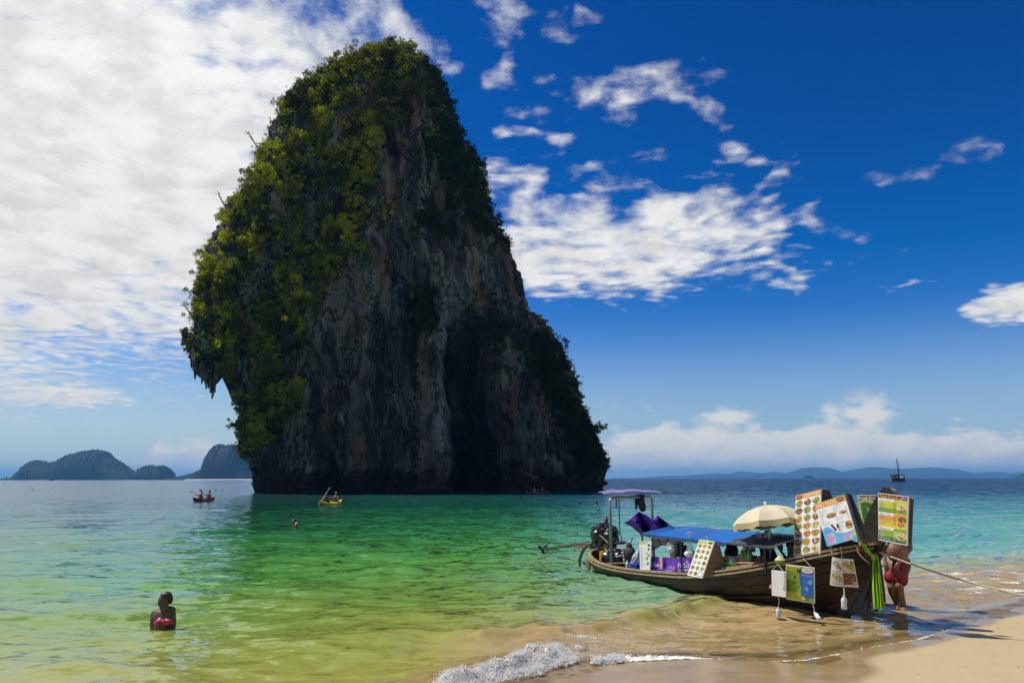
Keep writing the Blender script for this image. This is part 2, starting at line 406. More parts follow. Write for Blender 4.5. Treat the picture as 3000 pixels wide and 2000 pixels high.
def hump(line, A, w_sea, w_shore, seed):
    d = signed_dist(np.stack([x_, y_], 1), line)      # >0 seaward
    L = np.array(line); a0 = sstep(x_ + .12 * perlin(x_ * 3, y_ * 3, x_ * 0 + 4), L[0, 0], L[0, 0] + 0.8) * sstep(x_ + .15 * perlin(x_ * 4, y_ * 4, x_ * 0 + 7), L[-1, 0] + .2, L[-1, 0] - 0.6)
    d = d + 0.10 * perlin(x_ * 2.2, y_ * 2.2, x_ * 0 + seed)
    pr = np.where(d > 0, np.exp(-(d / w_sea) ** 2), np.exp(-(d / w_shore) ** 2))
    return a0, d, A * a0 * pr * (0.85 + 0.5 * perlin(x_ * 1.7, y_ * 1.7, x_ * 0 + seed + 3))
aN, dN, hN = hump(CREST_NEAR, 0.15, 0.5, 0.10, 1)
aF, dF, hF = hump(CREST_FAR, 0.13, 0.55, 0.15, 6)
zz = zz + hN + hF
# thin lip of the swash
zz = zz + 0.012 * sstep(off[near_i], -0.05, 0.12)
foam_n = fbm(x_ * 4, y_ * 4, x_ * 0 + 3, 4)
foam = aN * sstep(dN + 0.12 * foam_n, -0.40, -0.16) * sstep(dN + 0.15 * foam_n, 0.10, -0.02) * 1.5
dR = np.abs(signed_dist(np.stack([x_, y_], 1), FRONT) - 0.02)
fw = 0.035 + 0.10 * sstep(x_, 2.7, 1.2) + 0.02 * foam_n
foam = np.maximum(foam, sstep(dR, fw, fw * .35) * sstep(x_, 7.2, 5.6) * (0.62 + .45 * sstep(x_, 2.8, 1.6)))
patch = sstep(fbm(x_ * .7, y_ * 2.2, x_ * 0 + 31, 4), -0.35, 0.3) * sstep(x_, 6.9, 8.3) * sstep(y_, 12.6, 13.6) * sstep(y_, 19.5, 16.5)
foam = np.maximum(foam, patch * (0.50 + 0.25 * fbm(x_ * 2.5, y_ * 5, x_ * 0 + 77, 3)))
foam = np.maximum(foam, 0.33 * sstep(dF, 0.1, -0.3) * sstep(off[near_i], 0.0, 0.25) * sstep(x_, -1.2, 0.2) * sstep(x_, 3.6, 2.4) * (0.7 + .6 * fbm(x_ * .8, y_ * 2.4, x_ * 0 + 61, 3)))
foam = np.maximum(foam, 0.36 * aF * sstep(np.abs(dF + .05), 0.1, 0.0) * sstep(foam_n, .15, .55))
zz = zz + 0.045 * np.clip(foam, 0, 1) * (0.5 + fbm(x_ * 9, y_ * 9, x_ * 0 + 8, 3)) * sstep(x_, 2.5, 1.0)
Z[near_i] = zz
FOAM = np.zeros(len(P2)); FOAM[near_i] = foam
TURB = np.zeros(len(P2)); TURB[near_i] = np.maximum(sstep(dF, 0.55, -0.1) * sstep(x_, -1.6, 0.5), sstep(dN, 0.7, 0.0))
CREST = np.zeros(len(P2)); CREST[near_i] = aF * sstep(x_, 0.9, 2.0) * np.exp(-((dF - .02) / .22) ** 2)
teal = sstep((P2[:, 0] - 0.02 * P2[:, 1]) / (5 + 0.12 * P2[:, 1]), -0.25, 0.75)

sea_m = bpy.data.materials.new('sea_water'); sea_m.use_nodes = True
t = NT(sea_m.node_tree); t.n.remove(t.n['Principled BSDF']); om = t.n['Material Output']
A_ = lambda nm: t.new('ShaderNodeAttribute', attribute_name=nm, out=2)
offa, foa, tea, tur = A_('off'), A_('foam'), A_('teal'), A_('turbid')
oc = t.new('ShaderNodeTexCoord', out=3)
ox, oy, oz = t.sep(oc)
dist = t.v('LENGTH', oc)
st = t.noise(t.v('MULTIPLY', oc, (0.02, 0.11, 0)), 1.0, 4, 0.55)
offw = t.m('MULTIPLY', offa, t.lin(st, 0.25, 0.75, 0.72, 1.35))
T = t.m('DIVIDE', offw, t.m('ADD', offw, 10.0))
green = t.ramp(T, [(0.0, (0.46, 0.33, 0.17)), (0.06, (0.40, 0.31, 0.12)), (0.14, (0.30, 0.30, 0.07)), (0.34, (0.18, 0.27, 0.05)), (0.53, (0.075, 0.25, 0.05)), (0.69, (0.025, 0.18, 0.055)), (0.82, (0.009, 0.085, 0.05)), (0.91, (0.006, 0.06, 0.06)), (0.975, (0.006, 0.035, 0.07))])
tealc = t.ramp(T, [(0.0, (0.46, 0.34, 0.18)), (0.07, (0.42, 0.35, 0.19)), (0.15, (0.33, 0.39, 0.25)), (0.26, (0.24, 0.41, 0.29)), (0.45, (0.15, 0.38, 0.28)), (0.60, (0.09, 0.33, 0.26)), (0.74, (0.035, 0.24, 0.215)), (0.82, (0.012, 0.125, 0.165)), (0.91, (0.006, 0.05, 0.10)), (0.975, (0.005, 0.03, 0.075))])
body = t.mix(tea, green, tealc)
body = t.mix(t.m('MULTIPLY', tur, t.ss(offa, 6.0, 2.0)), body, t.mix(t.noise(t.v('MULTIPLY', oc, (1.2, 4.0, 0)), 1.0, 4, 0.6), (0.27, 0.185, 0.062), (0.50, 0.37, 0.19)))
body = t.mix(t.m('MULTIPLY', A_('crest'), 0.8), body, (0.27, 0.29, 0.055))
# ripple normals: unresolved small waves as random slopes
ncl = t.v('SUBTRACT', t.noise(t.v('MULTIPLY', oc, (3.2, 5.5, 0)), 1.0, 3, 0.6, out=1), (0.5, 0.5, 0.5))
nfl = t.v('SUBTRACT', t.noise(t.v('MULTIPLY', oc, (0.35, 0.8, 0)), 1.0, 4, 0.62, out=1), (0.5, 0.5, 0.5))
nml = t.v('SUBTRACT', t.noise(t.v('MULTIPLY', oc, (0.95, 1.9, 0)), 1.0, 4, 0.6, out=1), (0.5, 0.5, 0.5))
farw = t.ss(dist, 14, 110)
calm = t.ss(t.m('ADD', ox, t.m('MULTIPLY', oy, 0.16)), -9, 4, 0.36, 1.0)
shal = t.ss(offa, 0.1, 1.6, 0.22, 1.0)
k1 = t.m('MULTIPLY', t.m('MULTIPLY', t.lin(farw, 0, 1, 1.25, 1.35), shal), calm)
k2 = t.m('MULTIPLY', t.m('MULTIPLY', farw, 1.7), calm)
k3 = t.m('MULTIPLY', t.m('MULTIPLY', t.ss(dist, 8, 18), 1.5), calm)
pert = t.v('ADD', t.v('ADD', t.v('SCALE', ncl, sc=k1), t.v('SCALE', nml, sc=k3)), t.v('SCALE', nfl, sc=k2))
pert = t.v('ADD', pert, t.comb(0, t.m('MULTIPLY', t.m('MULTIPLY', t.ss(dist, 25, 140), -0.26), t.m('POWER', calm, 1.6)), 0))      # wavelets run in, their steep sides face the beach
pert = t.v('MULTIPLY', pert, (1, 1, 0))
geo_n = t.new('ShaderNodeNewGeometry', out=1)
N = t.v('NORMALIZE', t.v('ADD', geo_n, pert))
opac = t.m('MAXIMUM', t.ss(offa, 0.02, 1.5, 0.10, 1.0), t.m('MULTIPLY', tur, t.ss(offa, 0.05, 0.5, 0, 0.9)))
dif = t.new('ShaderNodeBsdfDiffuse', {'Color': body, 'Normal': N})
tr = t.new('ShaderNodeBsdfTransparent', {'Color': (0.93, 0.90, 0.78)})
base = t.new('ShaderNodeMixShader', {0: opac, 1: tr, 2: dif})
gl = t.new('ShaderNodeBsdfGlossy', {'Color': (0.86, 0.86, 0.86), 'Roughness': t.lin(farw, 0, 1, 0.04, 0.12), 'Normal': N})
fr = t.new('ShaderNodeFresnel', {'IOR': 1.33, 'Normal': N})
wat = t.new('ShaderNodeMixShader', {0: fr, 1: base, 2: gl})
fn = t.noise(oc, 26, 6, 0.7); fn2 = t.noise(oc, 6, 4, 0.6)
fm = t.ss(t.m('ADD', t.m('MULTIPLY', foa, 1.0), t.m('MULTIPLY', t.m('SUBTRACT', t.m('ADD', t.m('MULTIPLY', fn, .6), t.m('MULTIPLY', fn2, .4)), 0.5), 1.7)), 0.38, 0.72)
fm = t.m('MULTIPLY', fm, t.ss(foa, 0.02, 0.2))
fbn = t.new('ShaderNodeBump', {'Strength': 0.8, 'Distance': 0.03, 'Height': fn})
fd = t.new('ShaderNodeBsdfDiffuse', {'Color': (0.82, 0.80, 0.74), 'Normal': fbn})
t.set(om.inputs[0], t.new('ShaderNodeMixShader', {0: fm, 1: wat, 2: fd}))
sea = np_object('sea_water', np.stack([P2[:, 0], P2[:, 1], Z], 1), grid_faces(len(tw), NA), sea_m,
                attrs={'off': np.clip(off, 0, 2000), 'foam': np.clip(FOAM, 0, 1), 'teal': teal, 'turbid': TURB, 'crest': CREST})
tag(sea, 'green to blue shallow sea with small waves breaking on the sand', kind='structure')

sp_ = np.array([tuple(ground(*q)) for q in ((2915, 1930), (2830, 1962), (2925, 1842), (2690, 1985), (2760, 1940), (2962, 1905), (2880, 1985), (2640, 1950), (2800, 1890), (2985, 1965))])
sp_[:, 2] = np.clip(-to_sea(sp_[:, :2]) * 0.028, 0.0, .4) + .004
# froth thrown up by the small breaker
g_ = (1 + 5 ** .5) / 2
IV = np.array([(-1, g_, 0), (1, g_, 0), (-1, -g_, 0), (1, -g_, 0), (0, -1, g_), (0, 1, g_), (0, -1, -g_), (0, 1, -g_), (g_, 0, -1), (g_, 0, 1), (-g_, 0, -1), (-g_, 0, 1)]) / 1.9
IFC = np.array([(0, 11, 5), (0, 5, 1), (0, 1, 7), (0, 7, 10), (0, 10, 11), (1, 5, 9), (5, 11, 4), (11, 10, 2), (10, 7, 6), (7, 1, 8), (3, 9, 4), (3, 4, 2), (3, 2, 6), (3, 6, 8), (3, 8, 9), (4, 9, 5), (2, 4, 11), (6, 2, 10), (8, 6, 7), (9, 8, 1)])
def blobs(pts, rad):
    n = len(pts); V = (pts[:, None, :] + IV[None] * rad[:, None, None]).reshape(-1, 3)
    return V, (IFC[None] + 12 * np.arange(n)[:, None, None]).reshape(-1, 3)
fsel = np.where(near_i)[0]
wgt = np.clip(FOAM[fsel] - 0.35, 0, 1) * (P2[fsel, 0] < 1.25) * (P2[fsel, 1] < 12) * dY[fsel]
wgt += 0.05 * np.clip(FOAM[fsel] - 0.5, 0, 1) * (P2[fsel, 1] < 11) * dY[fsel]
NB = 26000
pick = rng.choice(fsel, NB, p=wgt / wgt.sum())
pts = np.stack([P2[pick, 0], P2[pick, 1], Z[pick]], 1) + rng.normal(size=(NB, 3)) * (0.025, 0.03, 0.005)
tiny = rng.random(NB) > 0.62
lump = 0.5 + 0.9 * (fbm(pts[:, 0] * 4, pts[:, 1] * 4, pts[:, 0] * 0, 3) + .3)
hgt = np.where(tiny, rng.exponential(0.026, NB), rng.uniform(0, 0.012, NB)) * np.clip(lump, 0.2, 1.6); pts[:, 2] += hgt
rad = np.where(tiny, rng.uniform(0.0018, 0.0055, NB), rng.uniform(0.005, 0.012, NB) * np.clip(lump, .5, 1.3)) * np.exp(-hgt * 6)
FV, FF = blobs(pts, rad)
foam_m = mat('sea_foam', (0.86, 0.85, 0.82), rough=0.7, var=0.05, scale=30, alpha=0.55)
tag(np_object('sea_foam', FV, FF, foam_m), 'white froth tossed up by the small breaker at the waterline', kind='stuff')

PV, PF = blobs(sp_, np.array([.007, .005, .014, .006, .004, .006, .005, .007, .005, .008]))
tag(np_object('shell_fragments', PV, PF, mat('shell', (0.25, 0.19, 0.13), rough=.7, var=.6, scale=40)), 'few small shells and bits scattered on the dry sand at lower right', kind='stuff')

# ------------------------------------------------------------------ the karst tower
LEFT = [(1165, 126), (1108, 136), (1062, 160), (1022, 182), (945, 218), (895, 236), (830, 286), (788, 376), (764, 436), (748, 456), (706, 545), (656, 605), (620, 680), (590, 740), (576, 800), (561, 880), (555, 960), (556, 1020), (580, 1042), (634, 1052), (652, 1075), (669, 1110), (690, 1140), (694, 1200), (693, 1290), (696, 1332), (724, 1358), (736, 1392), (733, 1418), (743, 1446), (748, 1466)]
RIGHT = [(1190, 126), (1246, 194), (1296, 254), (1336, 324), (1366, 404), (1416, 482), (1440, 560), (1462, 650), (1512, 740), (1548, 820), (1556, 905), (1586, 925), (1618, 950), (1642, 1004), (1680, 1076), (1702, 1116), (1710, 1170), (1740, 1242), (1776, 1312), (1790, 1350), (1786, 1385), (1782, 1400), (1788, 1418), (1775, 1437), (1765, 1456)]
def yaxis(x, z): return 119 + (x + 38) * 0.165 - 8.0 * np.clip(z / 70, 0, 1.1) ** 1.6
def edge(line):
    out = []
    for q in line:
        Y_ = 122.0
        for k in range(12):
            P = at(*q, Y_); Y_ = float(yaxis(P.x, P.z))
        out.append((P.z, P.x))
    return np.array(sorted(out))
EL, ER = edge(LEFT), edge(RIGHT)
ZTOP = min(EL[-1, 0], ER[-1, 0])
NZ, NU = 430, 620
zs = np.concatenate([np.linspace(-1.2, ZTOP - 0.6, NZ - 14), ZTOP - 0.6 * np.linspace(1, 0, 15)[1:] ** 2])
th_f = np.linspace(0, math.pi, NU - 120)
th = np.concatenate([th_f, np.linspace(math.pi, 2 * math.pi, 122)[1:-1]])
xl, xr = np.interp(zs, EL[:, 0], EL[:, 1]), np.interp(zs, ER[:, 0], ER[:, 1])
ct, stn = np.cos(th), np.sin(th)
front = stn > 0
LY, LX = np.array([q[1] for q in LEFT], float), np.array([q[0] for q in LEFT], float)
RYL, RXL = np.array([q[1] for q in RIGHT], float), np.array([q[0] for q in RIGHT], float)
def shell(zs, xl, xr):
    capf = np.sqrt(np.clip((zs[-1] - zs) / 2.5, 0, 1)); zt = zs[-1]
    xc, xa = (xl + xr) / 2, np.maximum((xr - xl) / 2, 0.6)
    bf = np.interp(zs, [0, 3, 12, 35, 55, zt], [14.5, 15, 14, 11, 7.5, 3.0]) * (0.25 + 0.75 * capf)
    bb = np.interp(zs, [0, 30, zt], [24, 18, 8]) * (0.2 + 0.8 * capf)
    PX = xc[:, None] - xa[:, None] * np.sign(ct) * np.abs(ct) ** 0.92
    PYo = np.where(front[None], -bf[:, None] * np.abs(stn) ** 0.72, bb[:, None] * np.abs(stn) ** 0.8)
    PZ = zs[:, None] * np.ones(NU)[None]
    return PX, yaxis(PX, PZ) + PYo, PZ, capf, xa
for it in range(7):           # settle the widths so that the outline is the one seen from the beach
    PX, PY, PZ, capf, xa = shell(zs, xl, xr)
    qx, qy = project(np.stack([PX, PY, PZ], -1)); i_ = np.arange(NZ)
    li, ri = qx.argmin(1), qx.argmax(1)
    el_ = np.interp(qy[i_, li], LY, LX) - qx[i_, li]; er_ = np.interp(qy[i_, ri], RYL, RXL) - qx[i_, ri]
    xl = xl + 0.8 * el_ * PY[i_, li] / FPX; xr = xr + 0.8 * er_ * PY[i_, ri] / FPX
    xr = np.maximum(xr, xl + 1.0)
    zs = np.where(zs > 0, zs * (1 + (qy.min() - 128) * 112 / FPX / zs[-1]), zs)
PX, PY, PZ, capf, xa = shell(zs, xl, xr); ZTOP = zs[-1]
# slanting bedding: fold the displacement with the height
nx = -ct[None] / np.maximum(xa[:, None], 4); ny = np.where(front, -1, 1)[None] * np.abs(stn)[None] / 14.0
nl = np.hypot(nx, ny); nx, ny = nx / nl, ny / nl
def fl(sx, sz, seed, oct=3): return fbm(PX * sx + seed, PY * sx, PZ * sz + seed * 1.7, oct)
lean = PX + 0.10 * PZ
big = fl(0.075, 0.028, 3.1, 3)
mid = 1 - 2 * np.abs(fbm(lean * 0.22, PY * .22, PZ * 0.05 + 4, 3))
flu = 1 - 2 * np.abs(fbm(lean * 0.6 + 2, PY * .6, PZ * 0.10, 3))
smal = fl(1.1, 0.35, 9.3, 4)
sil = np.clip(np.abs(stn), 0, 1)[None] ** 0.6
rough_ = fbm(PX * .35 + 5, PY * .35, PZ * .22, 5); ledge = fbm(PX * .12 + 7, PY * .12, PZ * .16, 3)
disp = (rough_ * 0.8 * (.3 + .7 * sil) + np.abs(ledge) * 1.2 * sil + big * 2.6 * sil + mid * 1.5 * (0.3 + 0.7 * sil) + flu * 0.6 + smal * 0.5)
disp = disp * np.clip(capf * 1.2, 0.15, 1)[:, None]
# the cave: a tall dark cleft right of the middle, and the pale rib beside it
cxp, czp = project(np.stack([PX, PY, PZ], -1))
def cleft(x0, hw, z1, depth, soft):
    c = x0 + 0.0 * PZ
    return -depth * sstep(np.abs(PX - c - 0.6 * perlin(PZ * .15, PZ * 0, PZ * 0)), hw * 1.25, hw * 0.55) * sstep(PZ, z1, z1 - soft)
on_front = (front[None] & (np.abs(stn)[None] > 0.25))
disp += on_front * cleft(-5.3, 3.3, 28, 20, 9)
disp += on_front * cleft(-4.0, 4.4, 12, 12, 5)
disp += on_front * 2.6 * np.exp(-((PX + 9.6 - 0.04 * PZ) / 1.7) ** 2) * sstep(PZ, 34, 24) * sstep(PZ, 1.5, 5)
disp += on_front * cleft(-26.5, .9, 15, 2.0, 6) + on_front * cleft(-18.5, .8, 30, 2.2, 12) + on_front * cleft(-13.5, .7, 42, 1.6, 16) + on_front * cleft(-25.6, 1.1, 5.2, 3.2, 2)
# shelf between the main tower and the right-hand spur
disp += on_front * -2.2 * np.exp(-((PX - 5.5 + 0.18 * (PZ - 25)) / 2.2) ** 2) * sstep(PZ, 8, 20) * sstep(PZ, 52, 40)
# wave-cut notch at the waterline
disp += -1.5 * sstep(PZ, 3.0, 1.4) * sil + 0.5 * np.exp(-((PZ - 3.6) / .8) ** 2) * sil
# overhang undersides: rows of hanging drips
drip = np.abs(fbm(PX * 1.6, PY * 1.6, PZ * 0.12 + 3, 2))
disp += -0.5 * drip * sstep(PX, -18, -26) * sstep(PZ, 30, 20)
RX, RY = PX + nx * disp, PY + ny * disp
RZ = PZ + 0.25 * smal * np.clip((ZTOP - PZ) / 3, 0, 1)
def runs(a, k=9): return np.convolve(np.pad(a, k // 2, 'edge'), np.ones(k) / k, 'valid')
for it in range(4):
    qx, qy = project(np.stack([RX, RY, RZ], -1)); i_ = np.arange(NZ); li, ri = qx.argmin(1), qx.argmax(1)
    tl = np.interp(qy[i_, li], LY, LX) + np.where(qy[i_, li] < 1000, 12, 4); tr_ = np.interp(qy[i_, ri], RYL, RXL) - np.where(qy[i_, ri] < 880, 16, 10)
    l_, r_ = qx[i_, li], qx[i_, ri]; el_, er_ = runs(tl - l_), runs(tr_ - r_)
    wq = np.clip((qx - l_[:, None]) / np.maximum(r_ - l_, 30)[:, None], 0, 1)
    RX = RX + 0.85 * (el_[:, None] * (1 - wq) + er_[:, None] * wq) * RY / FPX
RV = np.stack([RX, RY, RZ], -1)
RPX, RPY = project(RV)

# where the photograph shows scrub on the rock (density 0..1)
VX = [(130, 1335), (230, 1300), (300, 1150), (400, 1120), (500, 1110), (600, 1112), (700, 1100), (780, 1050), (850, 960), (920, 930), (1000, 880), (1100, 850), (1200, 835), (1300, 800), (1345, 760), (1365, 690)]
VX = np.array(VX, float); VX[:, 1] += 28
def veg_density(px, py):
    jit = 55 * fbm(px * .012, py * .006, px * 0 + 4, 3)
    lim = np.interp(py, VX[:, 0], VX[:, 1])
    left = sstep(px + jit, lim + 45, lim - 60) * sstep(py, 1372, 1335)
    left = left * (0.12 + 0.88 * sstep(fbm(px * .016 + 3, py * .009, px * 0, 3), -0.30, 0.12))
    cap_ = sstep(py + .5 * jit, 270, 190)
    rlim = np.interp(py, [150, 300, 450, 600, 680, 760, 860], [1235, 1262, 1290, 1330, 1400, 1500, 1560])
    right = sstep(px + jit, rlim - 25, rlim + 35) * sstep(py, 880, 760) * 0.9
    spur = sstep(px + jit, np.interp(py, [930, 1000, 1100, 1200, 1300, 1400], [1700, 1500, 1540, 1600, 1640, 1690]) - 20, np.interp(py, [930, 1000, 1100, 1200, 1300, 1400], [1700, 1500, 1540, 1600, 1640, 1690]) + 40) * sstep(py, 960, 1010) * sstep(py, 1405, 1370)
    cave_b = np.exp(-(((px - 1400) / 75) ** 2 + ((py - 1370) / 40) ** 2)) * 1.2
    tuft = np.exp(-(((px - 1245) / 50) ** 2 + ((py - 900) / 90) ** 2)) * .5 + np.exp(-(((px - 1290) / 60) ** 2 + ((py - 660) / 60) ** 2)) * .7 + np.exp(-(((px - 1450) / 60) ** 2 + ((py - 1000) / 80) ** 2)) * .35
    return np.clip(np.maximum.reduce([left, cap_, right, spur, cave_b * 0.8, tuft]), 0, 1)
veg = veg_density(RPX, RPY)

rock_m = bpy.data.materials.new('limestone'); rock_m.use_nodes = True
t = NT(rock_m.node_tree); p = t.n['Principled BSDF']
oc = t.new('ShaderNodeTexCoord', out=3)
vg = t.new('ShaderNodeAttribute', attribute_name='veg', out=2)
s1 = t.noise(t.v('MULTIPLY', oc, (0.55, 0.55, 0.05)), 1.0, 6, 0.6)
s2 = t.noise(t.v('MULTIPLY', oc, (2.9, 2.9, 0.32)), 1.0, 8, 0.7)
s3 = t.noise(t.v('MULTIPLY', oc, (0.13, 0.13, 0.07)), 1.0, 4, 0.55)
s4 = t.noise(oc, 3.0, 6, 0.7)
s5 = t.noise(t.v('MULTIPLY', oc, (0.20, 0.20, 0.055)), 1.0, 7, 0.62, dist=0.6)
s6 = t.noise(t.v('MULTIPLY', t.v('ADD', oc, (40, 0, 9)), (0.34, 0.34, 0.07)), 1.0, 6, 0.6, dist=0.4)
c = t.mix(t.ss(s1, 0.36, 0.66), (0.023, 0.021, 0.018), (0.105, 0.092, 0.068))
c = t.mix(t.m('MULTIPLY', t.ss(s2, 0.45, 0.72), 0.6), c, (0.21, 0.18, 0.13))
pale = t.m('MULTIPLY', t.ss(s5, 0.50, 0.56), t.ss(s2, 0.28, 0.52))
c = t.mix(t.m('MULTIPLY', pale, 0.8), c, (0.26, 0.225, 0.16))
och = t.m('MULTIPLY', t.ss(s6, 0.55, 0.62), t.ss(s2, 0.3, 0.55))
c = t.mix(t.m('MULTIPLY', och, 0.75), c, (0.24, 0.125, 0.05))
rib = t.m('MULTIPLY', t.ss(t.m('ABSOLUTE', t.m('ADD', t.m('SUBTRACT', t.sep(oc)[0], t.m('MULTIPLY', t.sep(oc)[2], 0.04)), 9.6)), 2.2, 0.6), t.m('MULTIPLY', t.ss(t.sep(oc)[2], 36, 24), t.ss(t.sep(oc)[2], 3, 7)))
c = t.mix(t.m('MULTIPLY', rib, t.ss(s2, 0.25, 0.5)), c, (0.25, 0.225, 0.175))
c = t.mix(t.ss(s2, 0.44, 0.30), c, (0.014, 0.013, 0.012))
vc = t.v('MULTIPLY', t.v('ADD', oc, t.v('MULTIPLY', t.noise(oc, 0.6, 5, 0.65, out=1), (3.2, 3.2, 5.0))), (0.30, 0.30, 0.075))
crk = t.new('ShaderNodeTexVoronoi', {'Vector': vc, 'Scale': 1.0}, feature='DISTANCE_TO_EDGE')
c = t.mix(t.m('MULTIPLY', t.ss(crk, 0.055, 0.012), 0.85), c, (0.010, 0.009, 0.008))
c = t.mix(t.m('MULTIPLY', t.ss(vg, 0.2, 0.8), t.ss(s4, 0.35, 0.6)), c, (0.035, 0.048, 0.012))
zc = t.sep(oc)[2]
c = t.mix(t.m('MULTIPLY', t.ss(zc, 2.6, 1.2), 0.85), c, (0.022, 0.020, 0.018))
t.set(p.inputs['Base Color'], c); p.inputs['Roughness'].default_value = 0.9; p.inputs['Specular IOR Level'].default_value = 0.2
t.set(p.inputs['Normal'], t.new('ShaderNodeBump', {'Strength': 0.9, 'Distance': 0.5, 'Height': t.m('ADD', t.m('MULTIPLY', s2, 0.8), t.m('MULTIPLY', s4, 0.35))}))
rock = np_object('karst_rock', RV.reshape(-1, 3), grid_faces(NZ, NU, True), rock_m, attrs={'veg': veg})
tag(rock, 'towering dark limestone sea stack with scrub on its left flank and a cave', kind='structure')
# lid
top_ring = MB(); top_ring.add([Vector(q) for q in RV[-1]], [tuple(range(NU))]); top_ring.build('summit', rock_m, rock)

# hanging curtain of stalactites under the left overhang
def stalactite(px, py0, py1, w, Yd, name='stalactite'):
    ex = 0.32 if w > 30 else 0.55
    a, b = at(px, py0, Yd), at(px, py1, Yd); r0 = w / FPX * Yd / 2
    n = 14; pts, rr = [], []
    for i in range(n):
        f = i / (n - 1)
        pts.append(a.lerp(b, f) + Vector((rnd.uniform(-1, 1), rnd.uniform(-1, 1), 0)) * r0 * 0.22)
        rr.append(r0 * (1 - f) ** ex * rnd.uniform(0.72, 1.25) + 0.07)
    o = MB().tube(pts, rr, n=9).build(name, rock_m, rock, smooth=False); return o
for a in [(606, 985, 1122, 62, 115.5), (626, 995, 1138, 50, 116.2), (586, 995, 1106, 48, 115.4), (642, 1010, 1104, 44, 115.8), (570, 985, 1076, 40, 116.2), (655, 1000, 1078, 34, 115.6), (622, 1070, 1168, 13, 117.4), (611, 1075, 1138, 11, 117.6), (597, 1060, 1098, 11, 117),
          (585, 1050, 1102, 9, 117), (571, 1040, 1112, 9, 117.6), (566, 1030, 1085, 9, 118), (560, 985, 1048, 22, 118), (543, 960, 1010, 14, 118.6), (536, 970, 1012, 8, 118.6), (552, 985, 1022, 9, 118.4), (603, 1075, 1100, 9, 117.8), (640, 1020, 1092, 14, 115.4), (655, 1015, 1078, 12, 115.3), (579, 1050, 1098, 9, 115.2), (592, 1060, 1124, 10, 115.2), (604, 1080, 1140, 9, 115.0), (617, 1090, 1152, 8, 115.0), (629, 1090, 1150, 9, 115.6), (637, 1070, 1118, 8, 115.4), (561, 1040, 1078, 7, 116), (571, 1050, 1106, 7, 115.8), (647, 1050, 1100, 8, 115.4), (549, 1000, 1036, 8, 117)]:
    stalactite(*a)
# the pale limb that leans into the overhang
MB().tube([at(640, 1030, 118.6), at(662, 1085, 118.4), at(682, 1130, 118.4), at(690, 1175, 118.6)], [1.2, 1.0, 0.9, 0.5], n=10).build('limb', rock_m, rock, smooth=True)

# rubble at the foot
for i, (px, py, w) in enumerate([(1215, 1438, 26), (1240, 1432, 34), (1268, 1430, 36), (1296, 1434, 30), (1318, 1438, 22), (1250, 1442, 24), (1282, 1442, 22), (1226, 1428, 20)]):
    c_ = at(px, py, 104.2 + 0.4 * (i % 3)); r_ = w / FPX * 104 / 2
    b = MB().ell(c_, (r_, r_ * .8, r_ * rnd.uniform(.5, .8)), n=14, m=9, jit=0.28)
    tag(b.build('boulder', rock_m, loc=c_), ['leftmost boulder of the grey rubble at the waterline', 'large boulder next to the left end of the grey rubble', 'largest boulder in the middle of the grey rubble', 'boulder right of the middle of the grey rubble', 'rightmost boulder of the rubble beside the cave', 'low boulder in front of the middle of the rubble', 'low boulder in front of the right half of the rubble', 'small boulder lying high at the left of the rubble'][i], 'boulder', 'boulders at the foot of the rock')

# ------------------------------------------------------------------ scrub on the rock
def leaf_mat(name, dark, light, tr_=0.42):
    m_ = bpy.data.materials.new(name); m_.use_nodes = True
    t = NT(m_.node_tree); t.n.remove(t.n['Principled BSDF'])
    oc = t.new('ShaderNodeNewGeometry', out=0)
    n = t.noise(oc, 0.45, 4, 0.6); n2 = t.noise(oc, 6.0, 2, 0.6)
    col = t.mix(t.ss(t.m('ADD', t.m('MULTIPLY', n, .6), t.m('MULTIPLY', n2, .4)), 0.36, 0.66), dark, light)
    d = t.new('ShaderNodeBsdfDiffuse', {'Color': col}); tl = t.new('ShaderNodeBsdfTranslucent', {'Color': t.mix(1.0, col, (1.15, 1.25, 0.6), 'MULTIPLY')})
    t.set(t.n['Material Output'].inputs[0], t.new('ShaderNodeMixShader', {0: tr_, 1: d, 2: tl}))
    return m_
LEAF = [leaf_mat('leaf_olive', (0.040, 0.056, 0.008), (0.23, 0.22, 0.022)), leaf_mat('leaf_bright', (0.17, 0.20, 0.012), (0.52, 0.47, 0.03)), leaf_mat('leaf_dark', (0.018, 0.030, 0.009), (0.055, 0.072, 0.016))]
bark_m = mat('bark', (0.10, 0.08, 0.06), rough=0.9, scale=3, stretch=(1, 1, .3))
def shrub_leaves(n, seed, r=1.0, leaf=0.20, flat=0.75):
    g = np.random.default_rng(seed)
    k = g.integers(11, 18); cc = g.normal(size=(k, 3)) * (0.46, 0.46, 0.34) + (0, 0, 0.42); cr_ = g.uniform(0.12, 0.34, k)
    w_ = cr_ ** 2; ci = g.choice(k, n, p=w_ / w_.sum())
    d = g.normal(size=(n, 3)); d[:, 2] = d[:, 2] * .8 + 0.35; d /= np.linalg.norm(d, axis=1)[:, None]
    P = cc[ci] + d * cr_[ci][:, None] * (g.uniform(0.3, 1.5, n) ** .6)[:, None]
    nn = d + g.normal(size=(n, 3)) * 0.55; nn /= np.linalg.norm(nn, axis=1)[:, None]
    a = np.cross(nn, g.normal(size=(n, 3))); a /= np.linalg.norm(a, axis=1)[:, None]; b = np.cross(nn, a)
    s_ = leaf * g.uniform(0.55, 1.25, n)[:, None]
    q = np.stack([P - a * s_, P - b * s_ * .45 , P + a * s_ , P + b * s_ * .45], 1) * r
    return q.reshape(-1, 3), np.arange(4 * n).reshape(n, 4)
